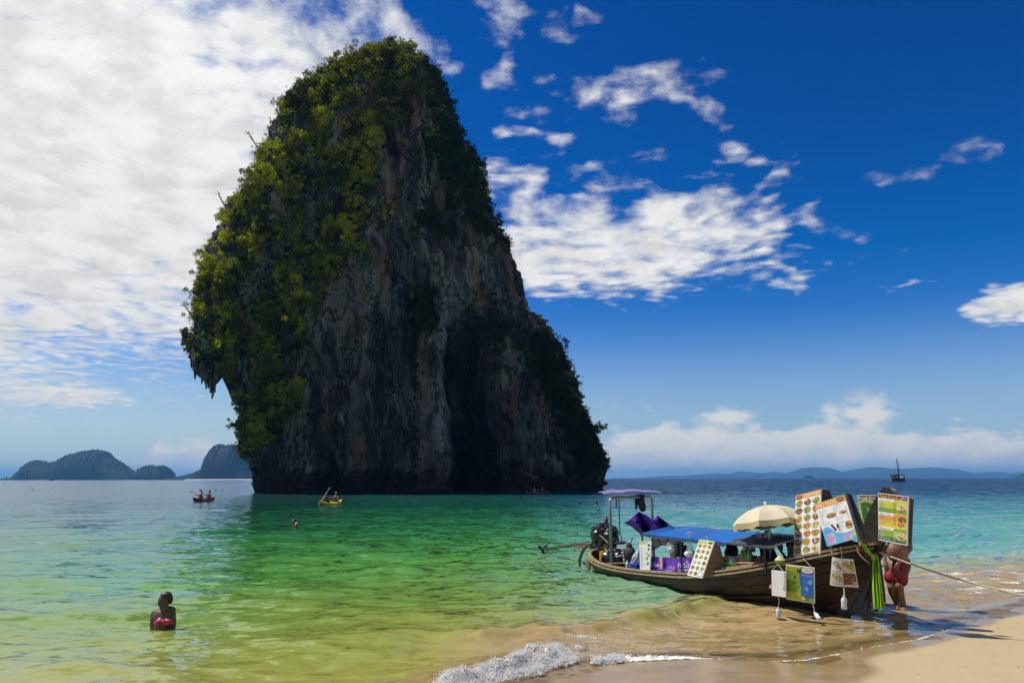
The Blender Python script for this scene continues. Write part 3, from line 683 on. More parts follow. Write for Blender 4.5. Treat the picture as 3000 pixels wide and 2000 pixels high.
# candidate places on the visible shell
nrm = np.stack([nx + 0 * PZ, ny + 0 * PZ], -1)
vis = ((RPX > 380) & (RPX < 1850) & (RPY > 60) & (RPY < 1445))
fr_ = (ny < 0.45) & (PZ > 1.2)
# two passes: candidates weighted by the true area of each cell
cell = np.ones_like(PZ); cell[:, th_f.size:] *= 0.0
cell = cell * np.clip(np.hypot(np.gradient(RX, axis=1), np.gradient(RY, axis=1)), 0, 0.6)
wv = (veg ** 1.4) * cell * vis * fr_
idx = rng.choice(wv.size, 4200, replace=False, p=(wv / wv.sum()).ravel())
keep, grid_ = [], {}
for i in idx:
    q = RV.reshape(-1, 3)[i]; key = tuple((q / 1.0).astype(int))
    if grid_.get(key, 0) >= 2: continue
    grid_[key] = grid_.get(key, 0) + 1; keep.append(i)
idx = np.array(keep)
Q = RV.reshape(-1, 3)[idx]; qpx, qpy = RPX.ravel()[idx], RPY.ravel()[idx]
qn = np.stack([np.broadcast_to(nx, PZ.shape).ravel()[idx], np.broadcast_to(ny, PZ.shape).ravel()[idx]], 1)
edge_l = (np.interp(qpy, [a[1] for a in LEFT], [a[0] for a in LEFT]))
size = rng.uniform(0.55, 1.15, len(idx)) * (1 + 0.7 * (rng.random(len(idx)) > .86))
size *= np.where(np.abs(qpx - edge_l) < 45, 0.72, 1.0)
edge_r = np.interp(qpy, RYL, RXL); size *= np.where(np.abs(qpx - edge_r) < 45, 0.68, 1.0)
sunny = (qn @ np.array([SUN_DIR.x, SUN_DIR.y])) > 0.0
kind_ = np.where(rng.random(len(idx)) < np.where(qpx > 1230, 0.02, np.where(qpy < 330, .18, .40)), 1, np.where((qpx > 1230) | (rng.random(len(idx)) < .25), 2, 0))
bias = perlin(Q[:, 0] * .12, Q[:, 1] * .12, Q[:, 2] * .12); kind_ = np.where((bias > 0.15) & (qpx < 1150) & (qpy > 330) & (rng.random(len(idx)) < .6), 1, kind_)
variants = []
for k in range(3):
    for j in range(5):
        vq, fq = shrub_leaves(680, 100 + k * 10 + j, 1.0, 0.09 + 0.018 * (j % 3))
        me_o = np_object('tmp', vq, fq, LEAF[k], smooth=False); me = me_o.data; me.name = 'shrub'; bpy.data.objects.remove(me_o)
        variants.append(me)
names_ = ['olive green leafy shrub rooted in the limestone of the towering rock', 'bright yellow green shrub on the sunlit flank of the towering rock', 'dark green bush on the shaded side or cracks of the towering rock']
big_i = np.argsort(-size)
def zone(px, py):
    if py < 250: return 'on the summit of the rock'
    if px > 1230:
        if py < 930: return ['on the upper right shoulder of the rock', 'halfway down the right skyline of the rock', 'above the bare notch of the right skyline'][0 if py < 400 else (1 if py < 640 else 2)]
        if px < 1480: return 'in the mouth of the dark cave' if py > 1200 else 'on the bare face above the cave'
        return ['at the top of the spur right of the cave', 'in the middle of the spur right of the cave', 'low on the spur above the right waterline'][0 if py < 1120 else (1 if py < 1240 else 2)]
    if px < np.interp(py, [a[1] for a in LEFT], [a[0] for a in LEFT]) + 70: return 'on the left skyline of the rock' if py < 1040 else 'on the lower left edge above the water'
    if py < 480: return 'high on the left flank of the rock'
    if py < 760: return 'midway up the left flank of the rock'
    return 'on the ledges right of the stalactites' if py < 1060 else 'low on the left face above the water'
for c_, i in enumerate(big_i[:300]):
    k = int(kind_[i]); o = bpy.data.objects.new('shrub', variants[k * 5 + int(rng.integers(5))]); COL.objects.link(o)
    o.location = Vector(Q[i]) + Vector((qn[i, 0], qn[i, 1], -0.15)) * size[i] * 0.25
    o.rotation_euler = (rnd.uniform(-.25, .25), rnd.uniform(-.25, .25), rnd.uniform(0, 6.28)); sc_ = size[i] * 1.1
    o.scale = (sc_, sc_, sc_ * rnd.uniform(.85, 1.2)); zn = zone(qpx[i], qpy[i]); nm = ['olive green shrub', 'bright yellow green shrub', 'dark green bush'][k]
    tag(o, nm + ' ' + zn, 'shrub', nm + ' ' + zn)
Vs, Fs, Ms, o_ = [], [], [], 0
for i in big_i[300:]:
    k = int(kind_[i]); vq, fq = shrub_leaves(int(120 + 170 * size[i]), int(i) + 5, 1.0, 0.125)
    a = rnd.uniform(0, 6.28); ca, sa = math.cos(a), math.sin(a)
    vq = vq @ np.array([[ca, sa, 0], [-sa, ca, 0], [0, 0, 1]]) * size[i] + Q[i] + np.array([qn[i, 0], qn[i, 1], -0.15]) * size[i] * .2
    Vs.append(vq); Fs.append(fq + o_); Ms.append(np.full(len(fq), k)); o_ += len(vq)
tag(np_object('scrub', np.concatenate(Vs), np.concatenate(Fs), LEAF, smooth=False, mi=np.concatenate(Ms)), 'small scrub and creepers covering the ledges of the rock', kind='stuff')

# bare little trees that lean out of the left skyline
def bare_tree(px, py, Yd, h, lean, label):
    b0 = at(px, py, Yd); e = empty('bare_tree', b0, label, 'tree', 'bare trees on the left skyline'); top = b0 + Vector((-lean, -.2, h)); mid_p = b0.lerp(top, .5) + Vector((-.15 * lean, 0, .1 * h))
    MB().tube([b0 + Vector((1.0, .4, -.5)), b0, mid_p, top], [.13, .11, .08, .04], n=6).build('trunk', bark_m, e); br = MB()
    for i in range(11):
        q = b0.lerp(top, .35 + .65 * i / 10); d_ = Vector((rnd.uniform(-1.1, .3), rnd.uniform(-.5, .5), rnd.uniform(.1, 1))) * h * .32; br.tube([q, q + d_ * .5, q + d_ + Vector((-.1, 0, .1))], [.045, .03, .012], n=5); q2 = q + d_ * .5; br.tube([q2, q2 + Vector((rnd.uniform(-.5, .2), 0, rnd.uniform(.1, .6))) * h * .25], [.025, .01], n=4)
    br.build('branches', bark_m, e); vq, fq = shrub_leaves(90, int(px), 1.0, .10); lv = MB(); lv.add([top + Vector(q) * h * .28 - Vector((0, 0, h * .1)) for q in vq], [tuple(f) for f in fq]); lv.build('leaves', LEAF[2], e)
bare_tree(752, 428, 113, 2.0, 1.3, 'bare twiggy tree leaning out of the upper left skyline'); bare_tree(655, 598, 114, 1.6, .8, 'thin tree sticking out halfway up the left skyline'); bare_tree(562, 925, 117, 1.7, 1.2, 'small tree leaning out just above the stalactites'); bare_tree(1022, 180, 112, 1.6, .3, 'small round tree standing on the step of the summit')

# ------------------------------------------------------------------ far islands and hills
isl_m = bpy.data.materials.new('island_forest'); isl_m.use_nodes = True
t = NT(isl_m.node_tree); p = t.n['Principled BSDF']
oc = t.new('ShaderNodeNewGeometry', out=0)
n1 = t.noise(oc, 0.05, 6, 0.65); cl = t.new('ShaderNodeAttribute', attribute_name='cliff', out=2)
c = t.mix(t.ss(n1, 0.35, 0.65), (0.002, 0.008, 0.008), (0.008, 0.019, 0.015))
c = t.mix(t.m('MULTIPLY', cl, t.ss(t.noise(t.v('MULTIPLY', oc, (.06, .06, .012)), 1, 5, .6), .35, .6)), c, (0.022, 0.028, 0.030))
t.set(p.inputs['Base Color'], c); p.inputs['Roughness'].default_value = 0.95
hill_m = mat('far_hills', (0.02, 0.03, 0.022), rough=0.95, scale=0.004)
def island(name, outline, Y, depth, label, rough=3.0, m_=None, cliff=None, kind='structure'):
    O = np.array([tuple(at(px, py, Y)) for px, py in outline]); n = max(120, int((outline[-1][0] - outline[0][0]) * 0.9))
    xs = np.linspace(O[0, 0], O[-1, 0], n); top = np.interp(xs, O[:, 0], O[:, 2])
    v_ = np.linspace(-1, 1, 34)
    XX = xs[:, None] + 0 * v_[None]; YY = Y + depth * v_[None] + 0 * xs[:, None]
    prof = np.sqrt(np.clip(1 - np.abs(v_) ** 2.4, 0, 1))[None]
    unit = FPX / Y
    nse = fbm(XX * .17 * unit / .7, YY * .12 * unit / .7, XX * 0 + len(name), 4)
    ZZ = np.maximum(top, 0)[:, None] * prof * (1 + 0 * nse) + rough / unit * 2.2 * nse * np.clip(prof * 1.2, 0, 1) * sstep(top, 0, 8 / unit)[:, None]
    ZZ = ZZ - 1.5 * (1 - np.clip(prof * 3, 0, 1))
    cf = np.zeros_like(ZZ)
    if cliff:
        pxx, pyy = project(np.stack([XX, YY, ZZ], -1)); cf = sstep(pxx, cliff[0], cliff[0] + 8) * sstep(pyy, cliff[1] + 14, cliff[1])
    o = np_object(name, np.stack([XX, YY, ZZ], -1).reshape(-1, 3), grid_faces(n, 34), m_ or isl_m, attrs={'cliff': cf})
    return tag(o, label, kind=kind)
island('island', [(42, 1403), (52, 1399), (62, 1403), (72, 1396), (80, 1388), (92, 1370), (98, 1358), (108, 1350), (122, 1352), (140, 1357), (160, 1357), (180, 1350), (196, 1341), (210, 1331), (232, 1330), (240, 1324), (262, 1321), (283, 1318), (290, 1323), (300, 1320), (312, 1325), (322, 1340), (340, 1350), (360, 1366), (372, 1376), (388, 1382), (400, 1393), (408, 1403)], 2600, 90, 'large dark blue forested island on the left horizon')
island('sea_stack', [(79, 1403), (80, 1390), (80.5, 1376), (83, 1368), (86.5, 1367), (87.5, 1376), (87, 1390), (89, 1403)], 2560, 6, 'thin rock pinnacle at the left end of the largest island', rough=.3)
island('island', [(408, 1403), (410, 1393), (414, 1376), (424, 1369), (432, 1366), (440, 1363), (452, 1365), (462, 1368), (476, 1365), (486, 1369), (494, 1378), (497, 1392), (498, 1403)], 2500, 60, 'small round topped island between two larger ones', cliff=(380, 1395))
island('island', [(515, 1401), (530, 1399), (560, 1393), (585, 1384), (600, 1376), (618, 1364), (622, 1330), (630, 1311), (640, 1303), (655, 1303), (664, 1310), (672, 1304), (690, 1303), (704, 1320), (716, 1352), (732, 1380), (745, 1400)], 2100, 80, 'island with a square cliff and a white beach beside the big rock', cliff=(606, 1362))
bch = mat('white_sand', (0.75, 0.7, 0.6), scale=.1)
rows = [[Vector(at(px, 1405.5, 1990)) * 1, Vector(at(px, 1402, 1990.0))] for px in (545, 590, 640, 690, 740)]
for r_ in rows: r_[0].y -= 12; r_[0].z = 0.3; r_[1].z = 1.9
b_ = MB().slab(rows, (0, -0.2, 1), 1.0).build('far_beach', bch); tag(b_, 'thin strip of white beach under the cliff island', kind='structure')
island('hills', [(1790, 1403), (1812, 1399), (1860, 1401), (1900, 1397), (1960, 1394), (2010, 1393), (2060, 1390), (2090, 1386), (2130, 1390), (2170, 1381), (2195, 1384), (2240, 1387), (2262, 1382), (2300, 1389), (2330, 1383), (2362, 1370), (2385, 1369), (2410, 1370), (2436, 1380), (2452, 1388), (2480, 1382), (2510, 1376), (2545, 1369), (2570, 1369), (2600, 1373), (2650, 1375), (2690, 1370), (2730, 1370), (2770, 1374), (2810, 1386), (2840, 1391), (2870, 1387), (2900, 1382), (2930, 1385), (2950, 1390), (2985, 1387), (3050, 1380), (3200, 1376), (3400, 1390), (3500, 1402)], 9000, 500, 'long range of pale blue hills on the right horizon', m_=hill_m, rough=.8)
island('islet', [(2355, 1401), (2358, 1394), (2366, 1390), (2374, 1391), (2381, 1397), (2383, 1401)], 4200, 30, 'tiny dark islet in front of the pale hills', rough=.3)
island('islet', [(2988, 1399), (2993, 1391), (3010, 1384), (3050, 1388), (3070, 1399)], 4200, 60, 'dark islet cut by the right edge of the view', rough=.3)

# air
hz = MB().box((0, 3000, 69), (58000, 26000, 150))
hz_m = bpy.data.materials.new('haze'); hz_m.use_nodes = True
t = NT(hz_m.node_tree); t.n.remove(t.n['Principled BSDF'])
vol = t.n.new('ShaderNodeVolumePrincipled'); t.set(vol.inputs['Color'], (0.17, 0.52, 1.0)); vol.inputs['Density'].default_value = 0.000115; vol.inputs['Anisotropy'].default_value = 0.1
t.l.new(vol.outputs[0], t.n['Material Output'].inputs['Volume'])
hz_o = tag(hz.build('haze', hz_m), 'thin sea haze over the bay', kind='stuff')

# ------------------------------------------------------------------ long-tail boat
BS, BB = Vector((2.25, 17.9, 0)), Vector((4.85, 11.8, 0))
BD = (BB - BS).normalized(); BN = Vector((BD.y, -BD.x, 0))          # BD to the bow, BN to the near (left) side
if BN.x > 0: BN = -BN
def bp(s, q, z): return BS + BD * s + BN * q + Vector((0, 0, z))
def ob(px, py, q):
    """place on the upright plane q metres to the near side of the keel that the photograph shows at (px, py)"""
    d = ray(px, py); o = Vector((0, 0, CAM_H)); t_ = ((BS + BN * q) - o).dot(BN) / d.dot(BN)
    return o + d * t_
GS = [-.32, -.26, -.12, .05, .4, .75, 1.1, 1.45, 1.8, 2.15, 2.5, 2.85, 3.2, 3.55, 3.9, 4.25, 4.6, 4.95, 5.3, 5.65, 6.0, 6.35, 6.7, 7.05, 7.4]
GW = [.02, .30, .52, .62, .73, .80, .85, .88, .91, .92, .94, .95, .95, .95, .95, .93, .91, .88, .82, .75, .65, .54, .39, .22, .05]
GZ = [.42, .40, .36, .325, .265, .24, .228, .226, .232, .244, .26, .279, .301, .323, .347, .381, .431, .494, .560, .637, .723, .819, .922, 1.013, 1.085]
def gw(s): return float(np.interp(s, GS, GW))
def gz(s): return float(np.interp(s, GS, GZ))
def hull_pt(s, f, side):
    """f 0 at the keel .. 1 at the gunwale"""
    w, z1 = gw(s), gz(s)
    z0 = -0.32 if s < 6.2 else -0.32 + (s - 6.2) * 0.62
    z0 = min(z0 + 0.12 * max(0, 0.3 - s), z1 - 0.1)
    z = z0 + (z1 - z0) * f
    k = math.sin(f * math.pi / 2) ** (0.62 + 0.5 * max(0, (s - 4.6) / 2.8))
    wl = w * k
    if s > 5.6: wl *= 1 - 0.16 * (s - 5.6) / 1.8 * (1 - f) * 2
    # the raked stem: low strakes end sooner than the sheer
    smax = 6.62 + 0.82 * max(0.0, (z + .05)) ** 0.9 if z > -0.05 else 6.62 + (z + .05) * .9
    return s, wl, z, smax
wood_dk = mat('hull_wood', (0.034, 0.019, 0.010), rough=0.55, var=0.7, scale=1.1, stretch=(2, 2, 7), bump=0.35, spec=0.35)
wood_dk2 = mat('hull_wood_worn', (0.042, 0.023, 0.012), rough=0.6, var=0.75, scale=1.3, stretch=(2, 2, 7), bump=0.35, spec=0.3)
wood_tan = mat('rail_wood', (0.34, 0.25, 0.13), rough=0.6, var=0.35, scale=4, stretch=(2, 2, 10), bump=0.2)
wood_mid = mat('bare_wood', (0.17, 0.115, 0.065), rough=0.65, var=0.4, scale=4, stretch=(2, 2, 8), bump=0.2)
wood_blk = mat('tarred_wood', (0.030, 0.025, 0.021), rough=0.5, var=0.4, scale=4, stretch=(2, 2, 8), bump=0.2)
steel = mat('galvanised_steel', (0.30, 0.31, 0.31), rough=0.38, var=0.2, scale=12, metal=0.75)
iron = mat('rusty_iron', (0.075, 0.06, 0.045), rough=0.55, var=0.5, scale=14, metal=0.35, bump=0.2)
blackm = mat('black_paint', (0.018, 0.018, 0.02), rough=0.4, var=0.3, scale=10)
rubber = mat('black_rubber', (0.02, 0.02, 0.02), rough=0.7, scale=10)
rope_m = mat('rope', (0.50, 0.42, 0.28), rough=0.9, var=0.4, scale=60)
white_m = mat('white_board', (0.78, 0.77, 0.72), rough=0.45, var=0.05, scale=5)

boat = empty('long_tail_boat', bp(3.4, 0, 0), 'brown wooden long tail food boat beached with its bow on the sand', 'boat')
# planking: strakes laid one over the other, each strake in four lengths, on both sides
NST = 7
def hp(s, f, side, push=0.0):
    s0, w, z, smax = hull_pt(min(s, 7.38), f, side)
    k = 0
    while s > smax and k < 1: s = smax; s0, w, z, _ = hull_pt(s, f, side); w = 0.012; k = 1
    if s0 > smax - 0.9: w *= max(0.02, min(1, (smax - s) / 0.9)) ** 0.55 if smax > s else 0.02
    return bp(s, side * (w + push), z)
splits = [[-.32, 1.6, 3.6, 5.5, 7.6], [-.32, 2.4, 4.5, 6.1, 7.6]]
for side in (1, -1):
    for j in range(NST):
        f0, f1 = j / NST, (j + 1) / NST
        sp = splits[j % 2]
        for a_, b_ in zip(sp[:-1], sp[1:]):
            ss_ = np.linspace(a_ + 0.006, b_ - 0.006, 12)
            pu = 0.008 + rnd.uniform(0, .002)
            outer = [[hp(s, f0 + (f1 - f0) * k, side, pu + 0.003 * (1 - k)) for k in (0.03, .5, .97)] for s in ss_]
            inner = [[hp(s, f0 + (f1 - f0) * k, side, -0.02) for k in (0.0, .5, 1.0)] for s in ss_]
            m_ = MB().grid(outer).grid([r_[::-1] for r_ in inner])
            m_.grid([[r_[0] for r_ in inner], [r_[0] for r_ in outer]]).grid([[r_[2] for r_ in outer], [r_[2] for r_ in inner]])
            m_.add([outer[0][0], outer[0][2], inner[0][2], inner[0][0]], [(0, 1, 2, 3)]).add([outer[-1][0], outer[-1][2], inner[-1][2], inner[-1][0]], [(3, 2, 1, 0)])
            m_.build('plank', [wood_dk, wood_dk2][(j + len(m_.v) + int(a_ * 3)) % 2], boat)
# lining so that the hull is closed inside, and a floor
lin = [[hp(s, f, 1, -0.03) for f in np.linspace(0, 1, 8)] for s in np.linspace(-.3, 7.36, 46)]
lin2 = [[hp(s, f, -1, -0.03) for f in np.linspace(0, 1, 8)] for s in np.linspace(-.3, 7.36, 46)]
MB().grid(lin).grid([r_[::-1] for r_ in lin2]).build('inner_hull', wood_blk, boat, smooth=True)
MB().grid([[bp(s, q * gw(s) * .93, 0.03 + max(0, s - 4.6) * .15) for q in (-1, 0, 1)] for s in np.linspace(-.1, 6.3, 30)]).build('floor', wood_mid, boat)
# sheer rails: an upper cap and a lower rubbing strake
def rail(name, dz, w_out, w_in, h, m_, s0, s1, side):
    rows = []
    for s in np.linspace(s0, s1, 60):
        w = gw(s); z = gz(s) + dz
        rows.append([bp(s, side * (w + w_out), z - h), bp(s, side * (w + w_out), z), bp(s, side * max(0.0, w - w_in), z), bp(s, side * max(0.0, w - w_in), z - h)])
    MB().grid(rows, closed=True).add(rows[0], [(0, 1, 2, 3)]).add(rows[-1], [(3, 2, 1, 0)]).build(name, m_, boat)
for side in (1, -1):
    rail('gunwale', 0.030, 0.045, 0.05, 0.032, wood_tan, -.31, 7.39, side)
    rail('rubbing_strake', -0.028, 0.050, -0.014, 0.030, wood_tan, -.31, 7.36, side)
for s in np.arange(0.5, 6.2, 0.62):
    w = gw(s)
    MB().tube([bp(s, 0.92 * w * k, gz(s) - 0.03 - .22 * (1 - abs(k)) ** .5) for k in np.linspace(-1, 1, 9)], 0.022, n=5).build('rib', wood_blk, boat)
for s, h in ((1.25, .10), (2.2, .02), (5.75, -.02)):
    MB().box(bp(s, 0, gz(s) - .02 + h - .05), (gw(s) * 1.9, 0.20, 0.03), Matrix((BN, BD, Vector((0, 0, 1)))).transposed()).build('thwart', wood_mid, boat)
# raised plank behind the baskets, side bulwark on the far side
rows = [[ob(px, py, .80) for py in (y0, y1)] for px, y0, y1 in ((2085, 1664, 1672), (2120, 1661, 1670), (2165, 1656, 1666), (2204, 1650, 1660))]
MB().slab(rows, BN, 0.05).build('shelf_edge', wood_tan, boat)
rows = [[bp(s, -gw(s) + .02, gz(s) + .03), bp(s, -gw(s) + .02, gz(s) + .20)] for s in np.linspace(1.6, 5.6, 14)]
MB().slab(rows, BN, 0.025).build('bulwark', wood_blk, boat)
# the tall curved prow
stem = []
for px, py, wd in ((2466, 1812, .07), (2490, 1772, .08), (2515, 1722, .09), (2538, 1672, .11), (2553, 1635, .14), (2565, 1600, .19), (2574, 1560, .22), (2585, 1515, .20), (2598, 1470, .15), (2610, 1436, .09)):
    stem.append((ob(px, py, 0.0), wd))
rows = []
for i, (p_, wd) in enumerate(stem):
    tdir = (stem[min(i + 1, len(stem) - 1)][0] - stem[max(i - 1, 0)][0]).normalized(); side_v = tdir.cross(BN).normalized()
    if side_v.dot(BD) < 0: side_v = -side_v
    a_, b_ = p_ - side_v * wd, p_ + side_v * wd * .55
    rows.append([a_ + BN * .055, b_ + BN * .03, b_ - BN * .03, a_ - BN * .055])
MB().grid(rows, closed=True).add(rows[0], [(0, 1, 2, 3)]).add(rows[-1], [(3, 2, 1, 0)]).build('prow', wood_blk, boat)
# stern hook and rudder board
MB().tube([ob(px, py, .25) for px, py in ((1735, 1590), (1722, 1594), (1711, 1606), (1703, 1622), (1698, 1642), (1698, 1668))], [.03, .035, .04, .045, .042, .035], n=6).build('stern_hook', wood_mid, boat)
o_ = MB().lathe([(.01, -.03), (.13, -.02), (.13, .02), (.01, .03)], ob(1724, 1652, .42), n=18, rot=Matrix((BD, Vector((0, 0, 1)), BN)).transposed(), sx=.6).build('rudder_board', wood_mid, boat)
MB().tube([ob(1738, 1628, .4), ob(1724, 1668, .42)], .02, n=6).build('rudder_post', wood_mid, boat)

# tubular arch over the stern with its little roof
aN = [ob(1791, y, .86) for y in (1646, 1560, 1472)]; aF = [bp(.62, -.70, gz(.6))]
topN, topF = ob(1801, 1459, .86), None
zt = topN.z; farp = bp(.62, -.70, zt)
def bend(a, b, c, n=6): return [a.lerp(b, k / n).lerp(b.lerp(c, k / n), k / n) for k in range(n + 1)]
cN = Vector((aN[0].x, aN[0].y, zt)); dirx = (farp - cN).normalized()
arch_path = [aN[0], Vector((aN[0].x, aN[0].y, zt - .12))] + bend(Vector((aN[0].x, aN[0].y, zt - .12)), cN, cN + dirx * .12)[1:] + bend(farp - dirx * .12, farp, farp - Vector((0, 0, .12)))[0:] + [aF[0]]
MB().tube(arch_path, 0.030, n=10).build('arch', steel, boat, smooth=True)
roof_m = mat('awning_cloth', (0.17, 0.08, 0.30), rough=0.35, var=0.5, scale=2.6, dark=(0.27, 0.25, 0.29))
mid_r = (cN + farp) / 2; e1 = (cN - farp).normalized(); ex_ = Vector((1, 0, 0)); ey_ = Vector((0, 1, 0))
rows = []
for i in range(9):
    a_ = i / 8
    rows.append([mid_r + ex_ * (-.66 + 1.30 * a_) + ey_ * (-.62 + 1.2 * k / 4) + Vector((0, 0, .085 + .05 * math.sin(a_ * 3.1) + .03 * (k / 4) + 0.012 * math.sin(i * 2.1 + k))) for k in range(5)])
MB().slab(rows, (0, 0, 1), .015).build('awning', [roof_m], boat, smooth=True)
for pt in (cN.lerp(farp, .12), cN.lerp(farp, .88)):
    MB().tube([pt + Vector((.06 * math.cos(a), 0, .05 + .05 * math.sin(a))) for a in np.linspace(-3.6, .5, 9)], .010, n=6).build('roof_hook', steel, boat)

# canopy over the galley
tarp_b = mat('blue_tarpaulin', (0.006, 0.115, 0.42), rough=0.42, var=0.25, scale=1.2, bump=0.15)
tarp_g = mat('grey_tarpaulin', (0.075, 0.078, 0.085), rough=0.55, var=0.3, scale=1.5, bump=0.15)
zc_ = ob(1985, 1573, .88).z
def canopy(s0, s1, m_, n, za, zb, sag):
    rows = []
    for i in range(n):
        f = i / (n - 1); s = s0 + (s1 - s0) * f
        row = []
        for k in np.linspace(-1, 1, 11):
            q = .90 * k; z = za + (zb - za) * f + .125 * (1 - abs(k) ** 2.2) - 0.03 * abs(math.sin(f * math.pi * sag)) * (0.4 + .6 * abs(k)) + 0.006 * math.sin(7 * q + 9 * f)
            row.append(bp(s + 0.05 * k, q, z))
        rows.append(row)
    m_b = MB().slab(rows, (0, 0, 1), .008); return m_b.build('canopy', m_, boat, smooth=True)
canopy(2.62, 5.15, tarp_b, 22, zc_ - .02, zc_, 4)
canopy(5.16, 6.25, tarp_g, 10, zc_ + .005, zc_ + .02, 2)
hem = mat('canopy_hem', (0.02, 0.05, 0.12), rough=0.7, var=0.6, scale=9)
rows = [[bp(s, .905, zc_ - .005), bp(s + .01, .91, zc_ - .03 - .02 * abs(math.sin(s * 9)) - .02 * rnd.random())] for s in np.linspace(2.62, 5.15, 46)]
MB().slab(rows, BN, .006).build('hem', hem, boat)
for q in (.88, -.88):
    MB().tube([bp(2.62, q, zc_ - .03), bp(6.2, q, zc_)], .016, n=6).build('canopy_rail', blackm, boat)
for s, q in ((2.66, .88), (3.9, .88), (2.66, -.88), (3.9, -.88), (4.75, .2), (5.05, -.6), (5.9, .75), (5.9, -.8)):
    MB().tube([bp(s, q, gz(s) - .02 - (0.1 if abs(q) < .85 else 0)), bp(s, q, zc_ + .0)], .017, n=7).build('post', blackm, boat)
for px, py in ((2112, 1588), (2276, 1575)):
    MB().tube([ob(px, py - 8, .3), ob(px, py + 8, .3), ob(px + 4, py + 11, .3), ob(px + 9, py + 8, .3), ob(px + 10, py - 6, .3)], .014, n=6).build('hook', blackm, boat)

# ------------------------------------------------------------------ engine on its pivot
def rock_mat(): return Matrix((BD, BN, Vector((0, 0, 1)))).transposed()
plastic_blk = mat('black_plastic_wrap', (0.012, 0.012, 0.013), rough=0.22, var=0.3, scale=5, spec=0.7, bump=0.6)
eng = empty('long_tail_engine', ob(1768, 1600, .1), 'engine wrapped in black plastic with a long propeller shaft', 'boat engine')
c_ = ob(1766, 1566, .1)
w_ = MB()
for px, py, r_ in ((1755, 1560, .19), (1775, 1556, .20), (1790, 1570, .17), (1750, 1575, .15), (1770, 1580, .17), (1796, 1556, .12), (1800, 1582, .11), (1762, 1548, .13), (1785, 1545, .10)):
    w_.ell(ob(px, py, .1 + rnd.uniform(-.12, .12)), (r_, r_ * .9, r_), n=14, m=10, jit=.13)
w_.build('plastic_wrap', plastic_blk, eng)
MB().tube([ob(1777, 1540, .1), ob(1775, 1512, .1)], .042, n=10).build('exhaust', iron, eng, smooth=True)
MB().tube([ob(1830, 1588, .2), ob(1800, 1590, .18), ob(1735, 1592, .1)], .030, n=8).build('tiller', iron, eng, smooth=True)
MB().tube([ob(1828, 1588, .2), ob(1810, 1589, .19)], .038, n=8).build('grip', rubber, eng, smooth=True)
MB().tube([ob(1770, 1588, .1), ob(1690, 1594, .1), ob(1650, 1600, .1), ob(1596, 1606, .1)], [.034, .032, .027, .022], n=8).build('drive_shaft', iron, eng, smooth=True)
rows = [[ob(px, y, .16) for y in ys] for px, ys in ((1678, (1597, 1607)), (1710, (1594, 1606)), (1745, (1592, 1604)))]
MB().slab(rows, BN, .09).build('shaft_board', wood_mid, eng)
rows = [[ob(px, y, .2) for y in ys] for px, ys in ((1728, (1595, 1607)), (1784, (1593, 1605)))]
MB().slab(rows, BN, .2).build('engine_bed', wood_blk, eng)
for px, py in ((1690, 1595), (1706, 1593), (1722, 1591), (1664, 1599)):
    MB().lathe([(.040, -.012), (.040, .012)], ob(px, py, .1), n=10, rot=Matrix((BN, Vector((0, 0, 1)), BD)).transposed()).build('clamp', iron, eng)
pr = ob(1590, 1607, .1)
for a in (0.5, 2.6, 4.7):
    d_ = (BN * math.cos(a) + Vector((0, 0, 1)) * math.sin(a)); 
    MB().ell(pr + d_ * .085, (.085, .016, .052), rot=Matrix((d_, BD, d_.cross(BD))).transposed() @ Matrix.Rotation(.5, 3, 'X'), n=12, m=8).build('blade', iron, eng, smooth=True)
MB().ell(pr, (.03, .03, .03), n=10, m=8).build('propeller_hub', iron, eng, smooth=True)
MB().tube([ob(1607, 1607, .1), ob(1591, 1629, .1), ob(1593, 1608, .1)], .014, n=6).build('skeg', iron, eng)
MB().tube([ob(1757, 1566, .28), ob(1782, 1590, .28)], .008, n=5).build('strap', rope_m, eng)

# ------------------------------------------------------------------ things lying in or hung on the boat
purple = mat('purple_vinyl', (0.15, 0.035, 0.46), rough=0.25, var=0.35, scale=2.0, spec=0.6, bump=0.2)
purple_d = mat('dark_purple_vinyl', (0.035, 0.012, 0.11), rough=0.3, var=0.3, scale=2.0)
silver = mat('silver_foil', (0.55, 0.42, 0.52), rough=0.3, var=0.3, scale=6)
# folded purple tarpaulin slung between the arch and the canopy
tz = [[(1829, 1531), (1850, 1541), (1864, 1553), (1879, 1565)], [(1846, 1521), (1862, 1531), (1874, 1543), (1886, 1560)], [(1871, 1498), (1880, 1518), (1890, 1538), (1900, 1556)],
      [(1893, 1508), (1900, 1526), (1906, 1540), (1912, 1553)], [(1914, 1522), (1918, 1532), (1924, 1542), (1930, 1551)], [(1926, 1509), (1936, 1522), (1943, 1536), (1948, 1549)], [(1950, 1526), (1956, 1534), (1962, 1541), (1966, 1548)], [(1976, 1546), (1977, 1548), (1978, 1549), (1980, 1550)]]
qz = [.45, .62, .15, .48, .60, .05, .25, .3]
rows = [[ob(px, py, q - .08 * k) for k, (px, py) in enumerate(r_)] for r_, q in zip(tz, qz)]
tp = MB().slab(rows, (0, .3, .9), .006)
for i in range(len(tp.m)):
    cen = sum((tp.v[j] for j in tp.f[i]), Vector()) / len(tp.f[i])
    if i % 3 == 0 and i in (0, 9, 15, 18): tp.m[i] = 1
tag(tp.build('tarpaulin', [purple, purple_d], loc=ob(1900, 1550, .3), smooth=False), 'shiny purple tarpaulin slung in folds above the stern end of the blue canopy', 'tarpaulin')
